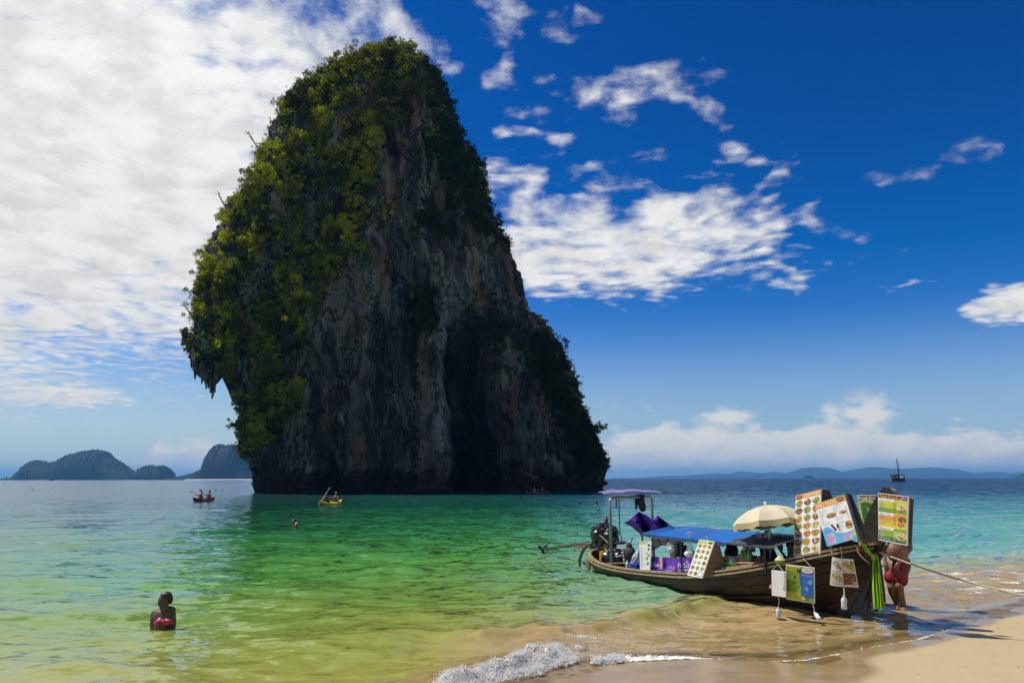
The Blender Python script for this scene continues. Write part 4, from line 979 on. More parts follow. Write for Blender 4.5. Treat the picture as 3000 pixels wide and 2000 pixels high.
# straps and a wetsuit boot hanging from the arch
hang = lambda q0: cN.lerp(farp, q0)
pA = hang(.20)
m_ = MB().tube([pA, pA - Vector((0, 0, .72))], .012, n=6)
m_.tube([pA - Vector((0, 0, .72)) + Vector((.035 * math.sin(a), 0, -.11 + .11 * math.cos(a))) for a in np.linspace(0, 6.28, 15)], .010, n=6)
m_.tube([pA + Vector((-.05, 0, .03)), pA + Vector((-.06, 0, -.22))], .014, n=6)
tag(m_.build('strap', rubber, loc=pA), 'black strap ending in a loop hanging from the steel arch', 'strap')
pB = hang(.72)
m_ = MB().tube([pB + Vector((.0, 0, .05)), pB + Vector((.01, 0, -.1)), pB + Vector((.03, 0, -.24)), pB + Vector((.05, 0, -.31))], [.09, .075, .08, .05], n=10)
m_.tube([pB + Vector((-.09, 0, .04)), pB + Vector((-.10, 0, -.15)), pB + Vector((-.11, 0, -.27))], [.05, .04, .02], n=8)
tag(m_.build('cloth', rubber, loc=pB), 'black cloth draped over the crossbar of the steel arch', 'cloth')

def blob_thing(name, px, py, q, r, m_, label, cat, jit=.12, n=16, neck=None, parts=None, group=None):
    c_ = ob(px, py, q); b = MB().ell(c_, r, n=n, m=11, jit=jit)
    if neck: b.lathe([(neck, r[2] * .8), (neck * .45, r[2] * 1.15), (neck * 1.1, r[2] * 1.4)], c_, n=10, jit=.2)
    return tag(b.build(name, m_, loc=c_ - Vector((0, 0, r[2]))), label, cat, group)
blob_thing('rubbish_bag', 1795, 1634, .35, (.24, .2, .19), plastic_blk, 'large shiny black rubbish bag lying in the stern', 'bag', group='black bags in the stern')
blob_thing('rubbish_bag', 1818, 1637, .30, (.17, .15, .14), plastic_blk, 'smaller black rubbish bag behind the near arch post', 'bag', group='black bags in the stern')
blob_thing('rubbish_bag', 1748, 1622, .2, (.2, .16, .12), plastic_blk, 'flat black plastic sheet bundled under the engine', 'bag', group='black bags in the stern')
yel = mat('yellow_plastic', (0.55, 0.30, 0.02), rough=0.4, var=0.15, scale=6)
rt = Matrix((BD, BN, Vector((0, 0, 1)))).transposed()
jc = empty('jerrycan', ob(1770, 1640, .2), 'yellow plastic jerrycan among the black bags', 'jerrycan')
MB().box(ob(1770, 1627, .2), (.20, .14, .20), rt).build('body', yel, jc); MB().tube([ob(1765, 1613, .2), ob(1767, 1609, .2), ob(1776, 1609, .2), ob(1778, 1613, .2)], .012, n=6).build('handle', yel, jc)
MB().lathe([(.03, 0), (.03, .04)], ob(1770, 1613, .2), n=10).build('cap', blackm, jc)
pk = empty('backpack', ob(1842, 1645, .4), 'dark grey backpack with a white knotted top', 'bag'); grey = mat('grey_canvas', (0.075, 0.07, 0.08), rough=.85, scale=12)
c_ = ob(1844, 1624, .4)
MB().ell(c_, (.15, .12, .17), n=14, m=10, jit=.06).build('bag_body', grey, pk, smooth=True); MB().ell(c_ + Vector((0, 0, .17)), (.07, .06, .08), n=10, m=8, jit=.1).build('neck', grey, pk)
whp = mat('white_plastic', (0.72, 0.72, 0.72), rough=.35, var=.15, scale=8)
kn = MB()
for i in range(7): kn.tube([c_ + Vector((0, 0, .22)), c_ + Vector((rnd.uniform(-.1, .1), rnd.uniform(-.05, .05), .27 + rnd.random() * .09))], [.022, .008], n=5)
for i in range(5): kn.ell(c_ + Vector((-.15 + .01 * i, -.05, .12 - .07 * i)), (.025, .02, .035), n=7, m=5, jit=.2)
kn.build('knot', whp, pk)
w_ = MB()
for i in range(9): 
    a0 = ob(1868 + rnd.uniform(-5, 4), 1612 + rnd.uniform(-3, 6), .45)
    w_.tube([a0, a0 + Vector((rnd.uniform(-.1, .02), 0, -.12)), a0 + Vector((rnd.uniform(-.16, .04), 0, -.27))], [.02, .025, .01], n=5)
tag(w_.build('plastic_bag', whp), 'torn white plastic bag hanging left of the tall fruit price list', 'bag')
blu = mat('blue_plastic', (0.01, 0.06, 0.34), rough=.35, var=.15, scale=5)
bx = empty('crate', ob(1865, 1664, .55), 'small blue crate at the foot of the tall fruit price list', 'crate')
MB().box(ob(1865, 1658, .55), (.24, .16, .10), rt).build('body', blu, bx); MB().box(ob(1865, 1653, .55), (.26, .18, .02), rt).build('rim', blu, bx)
for i, (px, py) in enumerate(((1838, 1655), (1850, 1657))):
    c_ = ob(px, py, .55); tag(MB().lathe([(.03, -.09), (.035, .04), (.015, .07), (.015, .10)], c_, n=10).build('bottle', whp, loc=c_ - Vector((0, 0, .09))), ['clear bottle under the plank by the backpack', 'second clear bottle beside the blue crate'][i], 'bottle')
# dark hanging cloth under the canopy and a cooking pot corner
cu = [[ob(px, y, .1) for y in ys] for px, ys in ((1908, (1576, 1612)), (1920, (1576, 1606)), (1935, (1577, 1596)), (1950, (1578, 1598)), (1965, (1578, 1594)), (1985, (1577, 1599)), (2000, (1576, 1592)))]
tag(MB().slab(cu, BN, .03).build('cloth', mat('dark_cloth', (0.05, 0.04, 0.035), rough=.8, scale=6, bump=.3)), 'dark rolled cloth hanging under the left half of the blue canopy', 'cloth')
# purple banners along the near side
class _: pass
wtxt = mat('white_print', (0.80, 0.78, 0.82), rough=.5, var=.05, scale=9); gold = mat('gold_print', (0.62, 0.35, 0.08), rough=.5, var=.1, scale=9)
def mapper(c):
    tl, tr_, br, bl = [Vector(k) for k in c]; n = (tr_ - tl).cross(bl - tl).normalized()
    if n.dot(Vector((0, 0, CAM_H)) - tl) < 0: n = -n
    def f(u, v, h=0.0): return tl.lerp(tr_, u).lerp(bl.lerp(br, u), v) + n * h
    f.n = n; return f
_txt = {}; HK = 0.35                       # print lies almost flush with its board
def text_mesh(s):
    if s in _txt: return _txt[s]
    cu = bpy.data.curves.new('t', 'FONT'); cu.body = s; cu.resolution_u = 2
    o = bpy.data.objects.new('t', cu); COL.objects.link(o); bpy.context.view_layer.update()
    me = o.evaluated_get(bpy.context.evaluated_depsgraph_get()).to_mesh()
    V = [tuple(v.co) for v in me.vertices]; F = [tuple(p.vertices) for p in me.polygons]
    bpy.data.objects.remove(o); bpy.data.curves.remove(cu); _txt[s] = (V, F); return V, F
def put_text(mb, f, s, u0, v0, u1, v1, mi=0, h=.0045, slant=0.0):
    V, F = text_mesh(s)
    if not V: return
    A = np.array(V); lo, hi = A.min(0), A.max(0); w, hh = max(hi[0] - lo[0], 1e-6), max(hi[1] - lo[1], 1e-6)
    P = []
    for x, y, z in V:
        a, b = (x - lo[0]) / w, (y - lo[1]) / hh
        P.append(f(u0 + (u1 - u0) * a, v1 - (v1 - v0) * b + slant * a, h * HK))
    mb.add(P, F, mi)
def rect(mb, f, u0, v0, u1, v1, mi=0, h=.002, n=1):
    mb.grid([[f(u0 + (u1 - u0) * i / n, v0 + (v1 - v0) * j / n, h * HK) for j in range(n + 1)] for i in range(n + 1)], mi)
def poly(mb, f, pts, mi=0, h=.003): mb.add([f(u, v, h * HK) for u, v in pts], [tuple(range(len(pts)))], mi)
def disc(mb, f, u, v, ru, rv, mi=0, h=.003, jit=.0, n=14, rot=0):
    P = []
    for k in range(n):
        a = k * 2 * math.pi / n; j = 1 + rnd.uniform(-jit, jit); x, y = math.cos(a) * j, math.sin(a) * j
        P.append((u + ru * (x * math.cos(rot) - y * math.sin(rot)), v + rv * (x * math.sin(rot) + y * math.cos(rot))))
    poly(mb, f, P, mi, h)
bn_ = [((1905, 1629), (1938, 1631), (1938, 1672), (1905, 1670)), ((1941, 1631), (1984, 1632), (1984, 1674), (1941, 1673)), ((1986, 1632), (2034, 1633), (2034, 1676), (1986, 1675))]
bl_ = ['left purple banner with thin white Thai lettering behind the gunwale', 'middle purple banner with a small gold flame emblem', 'right purple banner with bold white lettering next to the leaning menu']
for i, (q4, lb) in enumerate(zip(bn_, bl_)):
    c4 = [ob(*p_, .84) for p_ in q4]; f = mapper(c4)
    r_ = tag(MB().grid([[f(u, v, .012 * math.sin(u * 17 + v * 2) * (1 - v * .5)) for v in np.linspace(0, 1, 6)] for u in np.linspace(0, 1, 15)]).build('banner', purple, loc=c4[3], smooth=True), lb, 'banner', 'purple banners inside the gunwale')
    tx = MB()
    if i == 0: put_text(tx, f, 'ดไกล', .02, .35, .85, .72, h=.046)
    if i == 1:
        put_text(tx, f, 'SCB', .45, .62, .68, .76, h=.046); put_text(tx, f, 'ไทยพาณิชย์', .2, .82, .68, .98, h=.046)
        disc(tx, f, .82, .82, .09, .17, 1, .046); disc(tx, f, .82, .86, .05, .11, 2, .050)
    if i == 2: put_text(tx, f, 'คารไท', .05, .24, .84, .68, h=.046); put_text(tx, f, 'COMM', .05, .76, .72, .95, h=.046)
    tx.build('lettering', [wtxt, gold, purple], r_)
pink = mat('pink_ribbon', (0.62, 0.36, 0.36), rough=.6, scale=20)
tag(MB().slab([[ob(px + .6 * math.sin(y), y, .90) for px in (1933, 1940)] for y in (1628, 1638, 1648, 1658, 1665)], BN, .01).build('ribbon', pink), 'pink ribbon draped over the left purple banner', 'ribbon')
clear = mat('clear_plastic', (0.62, 0.60, 0.64), rough=.12, var=.2, scale=5, alpha=.30, spec=.7)
# bucket in a clear bag, and a bag of ice
bk = empty('bucket', ob(1970, 1632, .82), 'white bucket hanging in a clear plastic bag from the canopy', 'bucket')
a_ = ob(1968, 1613, .82)
MB().lathe([(.055, -.16), (.075, .0), (.078, .0), (.01, -.005)], a_ + Vector((.03, 0, .0)), n=20).build('pail', mat('grey_pail', (.36, .34, .31), rough=.4), bk, smooth=True)
MB().ell(a_ + Vector((0, 0, .02)), (.085, .08, .06), n=12, m=8, jit=.05).build('contents', whp, bk, smooth=True)
MB().lathe([(.09, .0), (.10, .07), (.085, .13), (.03, .20), (.05, .22)], a_, n=20, jit=.05).build('bag', clear, bk, smooth=True)
ib = empty('ice_bag', ob(2022, 1632, .84), 'white bag of ice hanging by a knotted clear neck', 'bag'); a_ = ob(2022, 1622, .84)
MB().ell(a_, (.105, .08, .062), n=22, m=14, jit=.05).build('ice', whp, ib, smooth=True); MB().lathe([(.085, .02), (.05, .12), (.035, .22), (.02, .32), (.045, .36), (.02, .38)], a_, n=20, jit=.07).build('neck', clear, ib, smooth=True)
tag(MB().box(ob(1994, 1612, .5), (.03, .3, .24), rt @ Matrix.Rotation(.25, 3, 'X')).build('chopping_board', mat('dark_board', (.09, .09, .095), rough=.6)), 'dark grey board leaning between the bucket and the ice bag', 'board')
sp_ = ob(1995, 1583, .86); tag(MB().ell(sp_, (.025, .015, .045), n=10, m=8).tube([sp_ + Vector((.02, 0, -.01)), sp_ + Vector((.09, 0, -.06))], .007, n=5).build('ladle', whp, loc=sp_), 'small white ladle dangling from the canopy hem', 'ladle')
# baskets with food
def basket(px0, px1, py0, py1, q, m_, label, slots=0):
    a, b = ob(px0, py1, q), ob(px1, py1, q); h = (ob(px0, py0, q) - a).length; d_ = (b - a); L = d_.length; d_.normalize(); up = Vector((0, 0, 1)); dep = .26
    r = empty('basket', (a + b) / 2 - BN * dep / 2, label, 'basket', 'plastic baskets of food on the near side')
    fl_ = .86
    def ringp(z, k): 
        e = (L / 2) * k; w = dep / 2 * k; c0 = (a + b) / 2 - BN * dep / 2 + up * z
        return [c0 + d_ * e + BN * w, c0 + d_ * e - BN * w, c0 - d_ * e - BN * w, c0 - d_ * e + BN * w]
    if slots:
        rb = MB()
        R0, R1 = ringp(0, fl_), ringp(h, 1)
        for i in range(4):
            nn = slots if i % 2 else max(3, slots // 2)
            nn = slots if i in (3, 1) else max(3, slots // 2)
            for k in range(nn + 1):
                f_ = k / nn; rb.tube([R0[i].lerp(R0[(i + 1) % 4], f_), R1[i].lerp(R1[(i + 1) % 4], f_)], .008, n=4)
        rb.build('lattice', m_, r)
    else: MB().grid([ringp(0, fl_), ringp(h, 1)], closed=True).grid([ringp(h, .97), ringp(0.01, fl_ * .97)], closed=True).build('side', m_, r)
    MB().add(ringp(0.004, fl_), [(0, 1, 2, 3)]).build('bottom', m_, r)
    R1 = ringp(h, 1.02); MB().tube(R1 + [R1[0]], .011, n=5).build('rim', m_, r); return r
teal_p = mat('teal_plastic', (.03, .22, .25), rough=.3, alpha=.85); green_p = mat('green_plastic', (.16, .42, .03), rough=.35, var=.2); pink_p = mat('pink_plastic', (.62, .33, .30), rough=.4)
basket(2100, 2122, 1654, 1663, .80, teal_p, 'small teal basket at the left of the food baskets'); basket(2117, 2162, 1647, 1660, .76, green_p, 'bright green basket between the teal and the pink one'); basket(2165, 2210, 1648, 1657, .78, pink_p, 'pink lattice basket right of the green one', 9)
mango = mat('yellow_fruit', (.62, .36, .02), rough=.45, var=.25, scale=14); leafg = mat('green_husk', (.14, .24, .03), rough=.5, var=.35, scale=10); snack = mat('orange_packet', (.38, .13, .05), rough=.3, var=.5, scale=9); bluep = mat('blue_packet', (.10, .30, .50), rough=.3, var=.5, scale=9)
for i, (px, py) in enumerate(((2111, 1635), (2119, 1637), (2126, 1634), (2132, 1637), (2137, 1640), (2124, 1641), (2130, 1631))):
    c_ = ob(px, py, .66); tag(MB().ell(c_, (.055, .022, .028), rot=Matrix.Rotation(i * .9, 3, 'Z') @ Matrix.Rotation(.5 * math.sin(i * 2), 3, 'Y'), n=10, m=7).build('mango', mango, loc=c_, smooth=True), 'ripe yellow mango in the pile above the green basket', 'mango', 'yellow mangoes above the green basket')
c_ = ob(2111, 1646, .72); tag(MB().box(c_, (.13, .08, .10), rt @ Matrix.Rotation(.5, 3, 'X')).build('food_bag', clear), 'clear bag of food standing in the teal basket', 'bag')
c_ = ob(2143, 1640, .7); tag(MB().box(c_, (.07, .05, .13), rt @ Matrix.Rotation(.15, 3, 'Y')).build('packet', bluep), 'blue and white packet at the back of the green basket', 'packet')
c_ = ob(2155, 1643, .72); tag(MB().ell(c_, (.10, .06, .08), n=10, m=8, jit=.1).build('food_bag', clear), 'clear bag bulging from the right of the green basket', 'bag')
for i, (px, py, tl) in enumerate(((2168, 1638, -.2), (2175, 1640, -.1))):
    c_ = ob(px, py, .70); tag(MB().box(c_, (.055, .03, .17), rt @ Matrix.Rotation(tl, 3, 'Y')).build('packet', snack), ['brown snack packet standing at the left of the pink basket', 'orange snack packet beside the green husks in the pink basket'][i], 'packet')
for i, (px, py, tl) in enumerate(((2182, 1636, -.5), (2198, 1634, -.12), (2191, 1638, -.3))):
    c_ = ob(px, py, .68); d_ = rt @ (Matrix.Rotation(tl, 3, 'Y') @ Vector((0, 0, 1)))
    tag(MB().tube([c_ - d_ * .12, c_ - d_ * .05, c_ + d_ * .05, c_ + d_ * .11, c_ + d_ * .15], [.02, .042, .045, .034, .012], n=10).build('corn_cob', leafg, smooth=True), ['corn cob in green husk leaning left in the pink basket', 'upright corn cob at the right of the pink basket', 'corn cob in the middle of the pink basket'][i], 'corn')
tr_o = empty('tray', ob(2220, 1650, .5), 'dark tray heaped with fried yellow food', 'tray'); c_ = ob(2220, 1646, .5)
MB().box(c_, (.42, .30, .03), rt).build('pan', blackm, tr_o); ht = MB()
for i in range(40): ht.ell(c_ + rt @ Vector((rnd.uniform(-.19, .19), rnd.uniform(-.13, .13), rnd.uniform(.02, .07))), (.035, .02, .050), rot=Matrix.Rotation(rnd.random() * 3, 3, 'Z'), n=6, m=4)
ht.build('fried_food', mat('fried', (.34, .19, .04), rough=.6, var=.5, scale=16), tr_o)
# bottles and bags hung under the canopy
def hung(px, py0, py1, r_, m_, label, name='bottle', cat='bottle', q=.5):
    a, b = ob(px, py0, q), ob(px, py1, q); h = (a - b).length; z = Vector((0, 0, 1))
    e = empty(name, b, label, cat); MB().lathe([(r_ * .7, 0), (r_, h * .12), (r_, h * .62), (r_ * .75, h * .78), (r_ * .35, h * .9), (r_ * .35, h)], b, n=12).build('bottle_body', m_, e, smooth=True)
    MB().tube([a, Vector((a.x, a.y, zc_ + .02))], .005, n=4).build('string', rope_m, e); return e
hung(2185, 1590, 1626, .045, whp, 'white plastic bottle hanging under the canopy'); hung(2193, 1585, 1604, .03, blackm, 'small black bottle hanging behind the white one'); hung(2206, 1583, 1616, .042, mat('grey_bottle', (.26, .27, .22), rough=.3), 'grey bottle with a yellowish base hanging right of the white one')
ld = ob(2287, 1600, .4); sk = tag(MB().ell(ld, (.055, .012, .09), rot=rt, n=14, m=8).tube([ld + Vector((0, 0, .08)), ld + Vector((0, 0, .19))], .012, n=6).build('paddle', wood_blk, loc=ld), 'dark wooden serving paddle hanging beside the umbrella pole', 'paddle')
# dark sandwich board hung with snacks
c4 = [ob(2213, 1560, .2), ob(2246, 1560, .2), ob(2281, 1645, .35), ob(2231, 1636, .35)]; f = mapper(c4)
db = empty('display_board', c4[3], 'dark leaning display board hung with fruit and snack bags', 'board')
MB().slab([[f(0, 0), f(1, 0)], [f(0, 1), f(1, 1)]], f.n, .03).build('panel', blackm, db); MB().tube([f(0, 0, -.04), f(0, 1, -.3)], .02, n=5).build('leg', wood_blk, db); MB().tube([f(1, 0, -.04), f(1, 1, -.3)], .02, n=5).build('leg', wood_blk, db)
ban = mat('banana', (.42, .26, .03), rough=.5, var=.3, scale=9)
for j, (px, py) in enumerate(((2240, 1592), (2254, 1594))):
    b0 = ob(px, py, .42); e = empty('banana_bunch', b0, ['bunch of bananas hanging on the dark board', 'second bunch of bananas right of the first'][j], 'bananas')
    for k in range(5):
        x = -.07 + .035 * k; MB().tube([b0 + BD * x * .3 + Vector((0, 0, .06)), b0 + BD * x - BN * -.03, b0 + BD * x * 1.2 + Vector((0, 0, -.09))], [.008, .017, .007], n=6).build('banana', ban, e, smooth=True)
for j, (px, py, m_) in enumerate(((2224, 1568, clear), (2236, 1580, snack), (2246, 1566, bluep), (2256, 1574, leafg))):
    c_ = ob(px, py, .44); tag(MB().ell(c_, (.06, .03, .085), rot=rt @ Matrix.Rotation(.4 * (j - 1.5), 3, 'Y'), n=9, m=7, jit=.1).build('snack_bag', m_, loc=c_), ['clear snack bag at the top left of the dark board', 'orange snack bag in the middle of the dark board', 'blue snack bag at the top of the dark board', 'green snack bag beside the umbrella pole'][j], 'snack bag')

# beach umbrella
cream = mat('cream_canvas', (0.60, 0.53, 0.36), rough=.8, var=.08, scale=3, bump=.12)
cream_d = mat('cream_trim', (0.52, 0.44, 0.22), rough=.8, var=.1, scale=3)
ub = ob(2260, 1655, .55); apex = ob(2243, 1479, .45); axis = (apex - Vector((ub.x, ub.y, ub.z))).normalized(); tilt = Vector((-.10, .13, 1)).normalized()
um = empty('beach_umbrella', ub, 'cream beach umbrella shading the bow end of the food boat', 'umbrella')
MB().tube([ub, Vector((ub.x, ub.y, apex.z - .1)), apex - tilt * .02], .022, n=8).build('pole', steel, um, smooth=True)
qz_ = tilt.to_track_quat('Z', 'Y').to_matrix(); RU = .585
def up_(r_, a, z): return apex + qz_ @ Vector((r_ * math.cos(a), r_ * math.sin(a), z))
prof = [(0.02, 0), (.18, -.022), (.34, -.07), (.48, -.145), (1.0 * RU, -.245)]
N8 = 8
for k in range(N8):
    a0 = k * 2 * math.pi / N8 + .35; a1 = a0 + 2 * math.pi / N8; rows = []
    for r_, z in prof:
        row = []
        for j in range(7):
            g = j / 6; a = a0 + (a1 - a0) * g; sag = 1 - .10 * math.sin(g * math.pi) * (r_ / RU); row.append(up_(r_ * sag * (1 - (1 - math.cos(math.pi / N8)) * math.sin(g * math.pi) * .9), a, z - .012 * math.sin(g * math.pi) * r_ / RU))
        rows.append(row)
    pn = MB().slab(rows, qz_ @ Vector((0, 0, 1)), .004).build('gore', cream, um, smooth=True)
    lo = []
    for j in range(7):
        g = j / 6; a = a0 + (a1 - a0) * g; sag = (1 - .10 * math.sin(g * math.pi)) * (1 - (1 - math.cos(math.pi / N8)) * math.sin(g * math.pi) * .9)
        lo.append([up_(RU * sag, a, -.247 - .012 * math.sin(g * math.pi)), up_(RU * sag * 1.005 + .012 * math.sin(g * 19), a, -.325 - .03 * math.sin(g * math.pi) + .012 * math.sin(g * 25))])
    MB().slab(lo, qz_ @ Vector((0, 0, 1)) * .2 + Vector((.3, 0, 0)), .003).build('valance', cream_d, pn, smooth=True)
    MB().tube([up_(.03, a0, -.03), up_(.34, a0, -.085), up_(RU * .99, a0, -.255)], .007, n=5).build('rib', steel, um)
    MB().tube([up_(.02, a0, -.29), up_(.30, a0, -.08)], .006, n=5).build('strut', steel, um)
MB().lathe([(.02, -.01), (.028, .02), (.02, .05), (.004, .06)], apex, n=10, rot=qz_).build('finial', whp, um, smooth=True)
# cut coconut on the gunwale
c_ = ob(2285, 1641, .86); co = empty('coconut', c_ - Vector((0, 0, .06)), 'green coconut with a trimmed white top on the gunwale', 'coconut')
MB().lathe([(.03, -.06), (.068, -.045), (.08, .0), (.076, .012)], c_, n=14).build('husk', mat('green_coconut', (.24, .26, .03), rough=.5, scale=9), co, smooth=True); MB().lathe([(.076, .012), (.04, .045), (.012, .07), (.01, .071)], c_, n=12, jit=.04).build('cut_top', mat('coconut_flesh', (.66, .52, .30), rough=.6), co)

# ------------------------------------------------------------------ menu boards
def flat(name, c, r_=.45, v=.06): return mat(name, c, rough=r_, var=v, scale=7)
P = dict(white=flat('print_white', (.78, .77, .73)), orange=flat('print_orange', (.66, .30, .03)), maroon=flat('print_maroon', (.16, .02, .015)), black=flat('print_black', (.03, .03, .03)), grey=flat('print_grey', (.30, .30, .32)),
         green=flat('print_green', (.22, .36, .02), v=.2), dgreen=flat('print_dark_green', (.035, .13, .015), v=.2), lime=flat('print_lime', (.50, .52, .03), v=.1), yellow=flat('print_yellow', (.68, .50, .03)), sky=flat('print_sky_blue', (.12, .40, .68), v=.12), blue=flat('print_deep_blue', (.02, .12, .45), v=.25),
         brown=flat('print_brown', (.15, .05, .015), v=.3), pale=flat('print_pale_yellow', (.66, .60, .38)), pink=flat('print_lilac', (.55, .42, .60)), purple=flat('print_violet', (.20, .10, .35)), red=flat('print_red', (.45, .05, .03)),
         foodA=mat('food_gold', (.50, .27, .04), rough=.5, var=.65, scale=40), foodB=mat('food_brown', (.24, .10, .03), rough=.5, var=.7, scale=45), foodC=mat('food_green', (.26, .30, .05), rough=.5, var=.7, scale=45), foodD=mat('food_red', (.42, .12, .04), rough=.5, var=.6, scale=40), foodE=mat('food_pale', (.62, .52, .28), rough=.5, var=.4, scale=40), leafp=mat('food_leaf', (.10, .20, .03), rough=.5, var=.5, scale=40))
PK = list(P); PM = [P[k] for k in PK]; ix = {k: i for i, k in enumerate(PK)}
def board(name, quad, q, label, th=.022, frame=None, back=None, legs=None, cat='menu board', edge_m=None, bulge=0.0, group='menu boards of the food boat'):
    qs = q if hasattr(q, '__len__') else [q] * 4
    c4 = [ob(*p_, k) for p_, k in zip(quad, qs)]; f0 = mapper(c4)
    if bulge: f = lambda u, v, h=0.0: f0(u, v, h + bulge * (math.sin(u * math.pi) * .7 - v * v * .6 + .25 * math.sin(2.2 * math.pi * u)))
    else: f = f0
    f_n = f0.n
    e = empty(name, c4[3], label, cat, group); k = 10 if bulge else 1
    MB().slab([[f(i / k, j / k) for j in range(k + 1)] for i in range(k + 1)], f_n, th).build('panel', edge_m or P['white'], e)
    e['_n'] = tuple(f_n)
    return e, f, f_n
def emb(): return MB()
def plate(mb, f, cu, cv, ru, rv, kind, n=14):
    """a printed dish: plate or heap with darker and lighter bits"""
    disc(mb, f, cu, cv, ru, rv, ix[kind], .003, .16, n, rnd.uniform(0, 3))
    for i in range(7):
        a = rnd.uniform(0, 6.28); d_ = rnd.uniform(.1, .7)
        disc(mb, f, cu + ru * d_ * math.cos(a), cv + rv * d_ * math.sin(a), ru * rnd.uniform(.14, .34), rv * rnd.uniform(.14, .34), ix[rnd.choice(['foodA', 'foodB', 'foodC', 'foodE', 'foodD', kind, kind])], .0036 + i * .0002, .25, 7, rnd.uniform(0, 3))
def halal(mb, f, u0, v0, u1, v1, mi):
    put_text(mb, f, '\ufedd\ufefc\ufea3', u0, v0, u1, v1, mi, .0055)

# THAI FOOD
e, f, n_ = board('menu_board', [(2331, 1451), (2405, 1432), (2402, 1621), (2324, 1628)], [.30, .30, .44, .44], 'tall white board of dish pictures headed THAI FOOD beside the umbrella')
m_ = MB(); rect(m_, f, 0, 0, 1, .085, ix['orange'])
disc(m_, f, .16, .052, .11, .032, ix['maroon'], .004); put_text(m_, f, '\ufedd\ufefc\ufea3', .09, .03, .23, .072, ix['white'], .006)
foods = ['foodC', 'foodB', 'foodC', 'foodB', 'foodC', 'foodD', 'foodA', 'foodC', 'foodB', 'foodC', 'foodA', 'foodE', 'foodB', 'foodA', 'foodA', 'foodB', 'foodA', 'foodD', 'foodA', 'foodC', 'foodE']
for r_ in range(7):
    for c_ in range(3):
        plate(m_, f, .16 + .335 * c_, .155 + .127 * r_, .145, .052, foods[r_ * 3 + c_])
        rect(m_, f, .06 + .335 * c_, .208 + .127 * r_, .24 + .335 * c_, .213 + .127 * r_, ix['grey'], .0035)
m_.build('print', PM, e)
tx = MB(); put_text(tx, f, 'THAI FOOD', .32, .018, .94, .068, 0, .005); tx.build('lettering', [P['white']], e)
bk = MB(); bk.slab([[f(.98, 0, -.03) + BD * 0, f(.98, 1, -.03)], [f(.98, 0, -.09) + BD * .08, f(.98, .98, -.55) + BD * .22]], BD, .03); bk.build('back_frame', wood_blk, e)
for u in (.06, .95): MB().tube([f(u, .0, -.035), f(u, 1.07, -.035)], .018, n=4).build('leg', wood_tan, e)
MB().tube([f(.05, 1.05, -.035), f(.96, 1.02, -.035)], .013, n=4).build('crossbar', wood_mid, e)
# FAST FOOD, tilted
e, f, n_ = board('menu_board', [(2386, 1476), (2474, 1448), (2512, 1575), (2423, 1600)], [.46, .46, .50, .50], 'tilted white FAST FOOD board with blue lower panel and sandwich pictures')
m_ = MB(); rect(m_, f, 0, 0, 1, .14, ix['orange']); disc(m_, f, .84, .07, .11, .05, ix['maroon'], .004); put_text(m_, f, '\ufedd\ufefc\ufea3', .77, .04, .91, .10, ix['white'], .006)
poly(m_, f, [(0, .66), (.06, .60), (.15, .58), (.26, .60), (.33, .66), (.42, .75), (.58, .80), (.72, .82), (.9, .80), (1, .78), (1, 1), (0, 1)], ix['sky'])
rect(m_, f, .10, .74, .34, .97, ix['pink'], .004); rect(m_, f, .62, .86, .88, .98, ix['pink'], .004)
disc(m_, f, .42, .36, .17, .055, ix['foodB'], .004, .05, 16, -.75); disc(m_, f, .42, .35, .14, .03, ix['foodA'], .0045, .1, 14, -.75); disc(m_, f, .80, .36, .14, .05, ix['foodE'], .004, .08, 14, -.8); disc(m_, f, .82, .37, .09, .025, ix['foodB'], .0045, .1, 12, -.8)
disc(m_, f, .87, .62, .11, .045, ix['foodA'], .004); disc(m_, f, .87, .67, .12, .03, ix['brown'], .0043, .1); disc(m_, f, .87, .72, .11, .035, ix['foodA'], .0046)
poly(m_, f, [(.30, .56), (.37, .55), (.48, .70), (.41, .73)], ix['maroon'], .004); rect(m_, f, .49, .58, .56, .68, ix['black'], .004); rect(m_, f, .52, .69, .57, .76, ix['grey'], .004); rect(m_, f, .90, .82, 1, .93, ix['yellow'], .004)
m_.build('print', PM, e)
tx = MB(); put_text(tx, f, 'FAST FOOD', .04, .03, .70, .115, 1, .005)
put_text(tx, f, 'BAGUETTE', .06, .19, .32, .225, 0); put_text(tx, f, 'CIABATTA', .60, .15, .86, .185, 0); put_text(tx, f, 'BURGER', .56, .555, .76, .59, 0)
for i, w_ in enumerate(('INSIDE SALAD', 'CHICKEN', 'CHEESE', 'TUNA', 'EGG', 'BEEF', 'HAM & CHEESE', 'TUNA & EGG')):
    put_text(tx, f, w_, .06, .25 + .04 * i, .06 + .022 * len(w_), .272 + .04 * i, 0)
    if i < 8: put_text(tx, f, w_, .52, .21 + .04 * i, .52 + .022 * len(w_), .232 + .04 * i, 0)
    rect(tx, f, .90, .25 + .036 * i, .95, .262 + .036 * i, 0, .004)
for i, w_ in enumerate(('HAM &', 'CHICKEN', 'TUNA', 'EGG')): put_text(tx, f, w_, .56, .62 + .042 * i, .56 + .024 * len(w_), .642 + .042 * i, 0)
put_text(tx, f, 'DRINK', .08, .67, .24, .70, 2)
for i in range(7): rect(tx, f, .11, .755 + .031 * i, .22 + .10 * rnd.random(), .765 + .031 * i, 3, .005); rect(tx, f, .46, .80 + .026 * i, .50, .812 + .026 * i, 0, .005); rect(tx, f, .64, .87 + .015 * i, .74 + .1 * rnd.random(), .875 + .015 * i, 3, .005)
tx.build('lettering', [P['grey'], P['white'], P['blue'], P['red']], e)
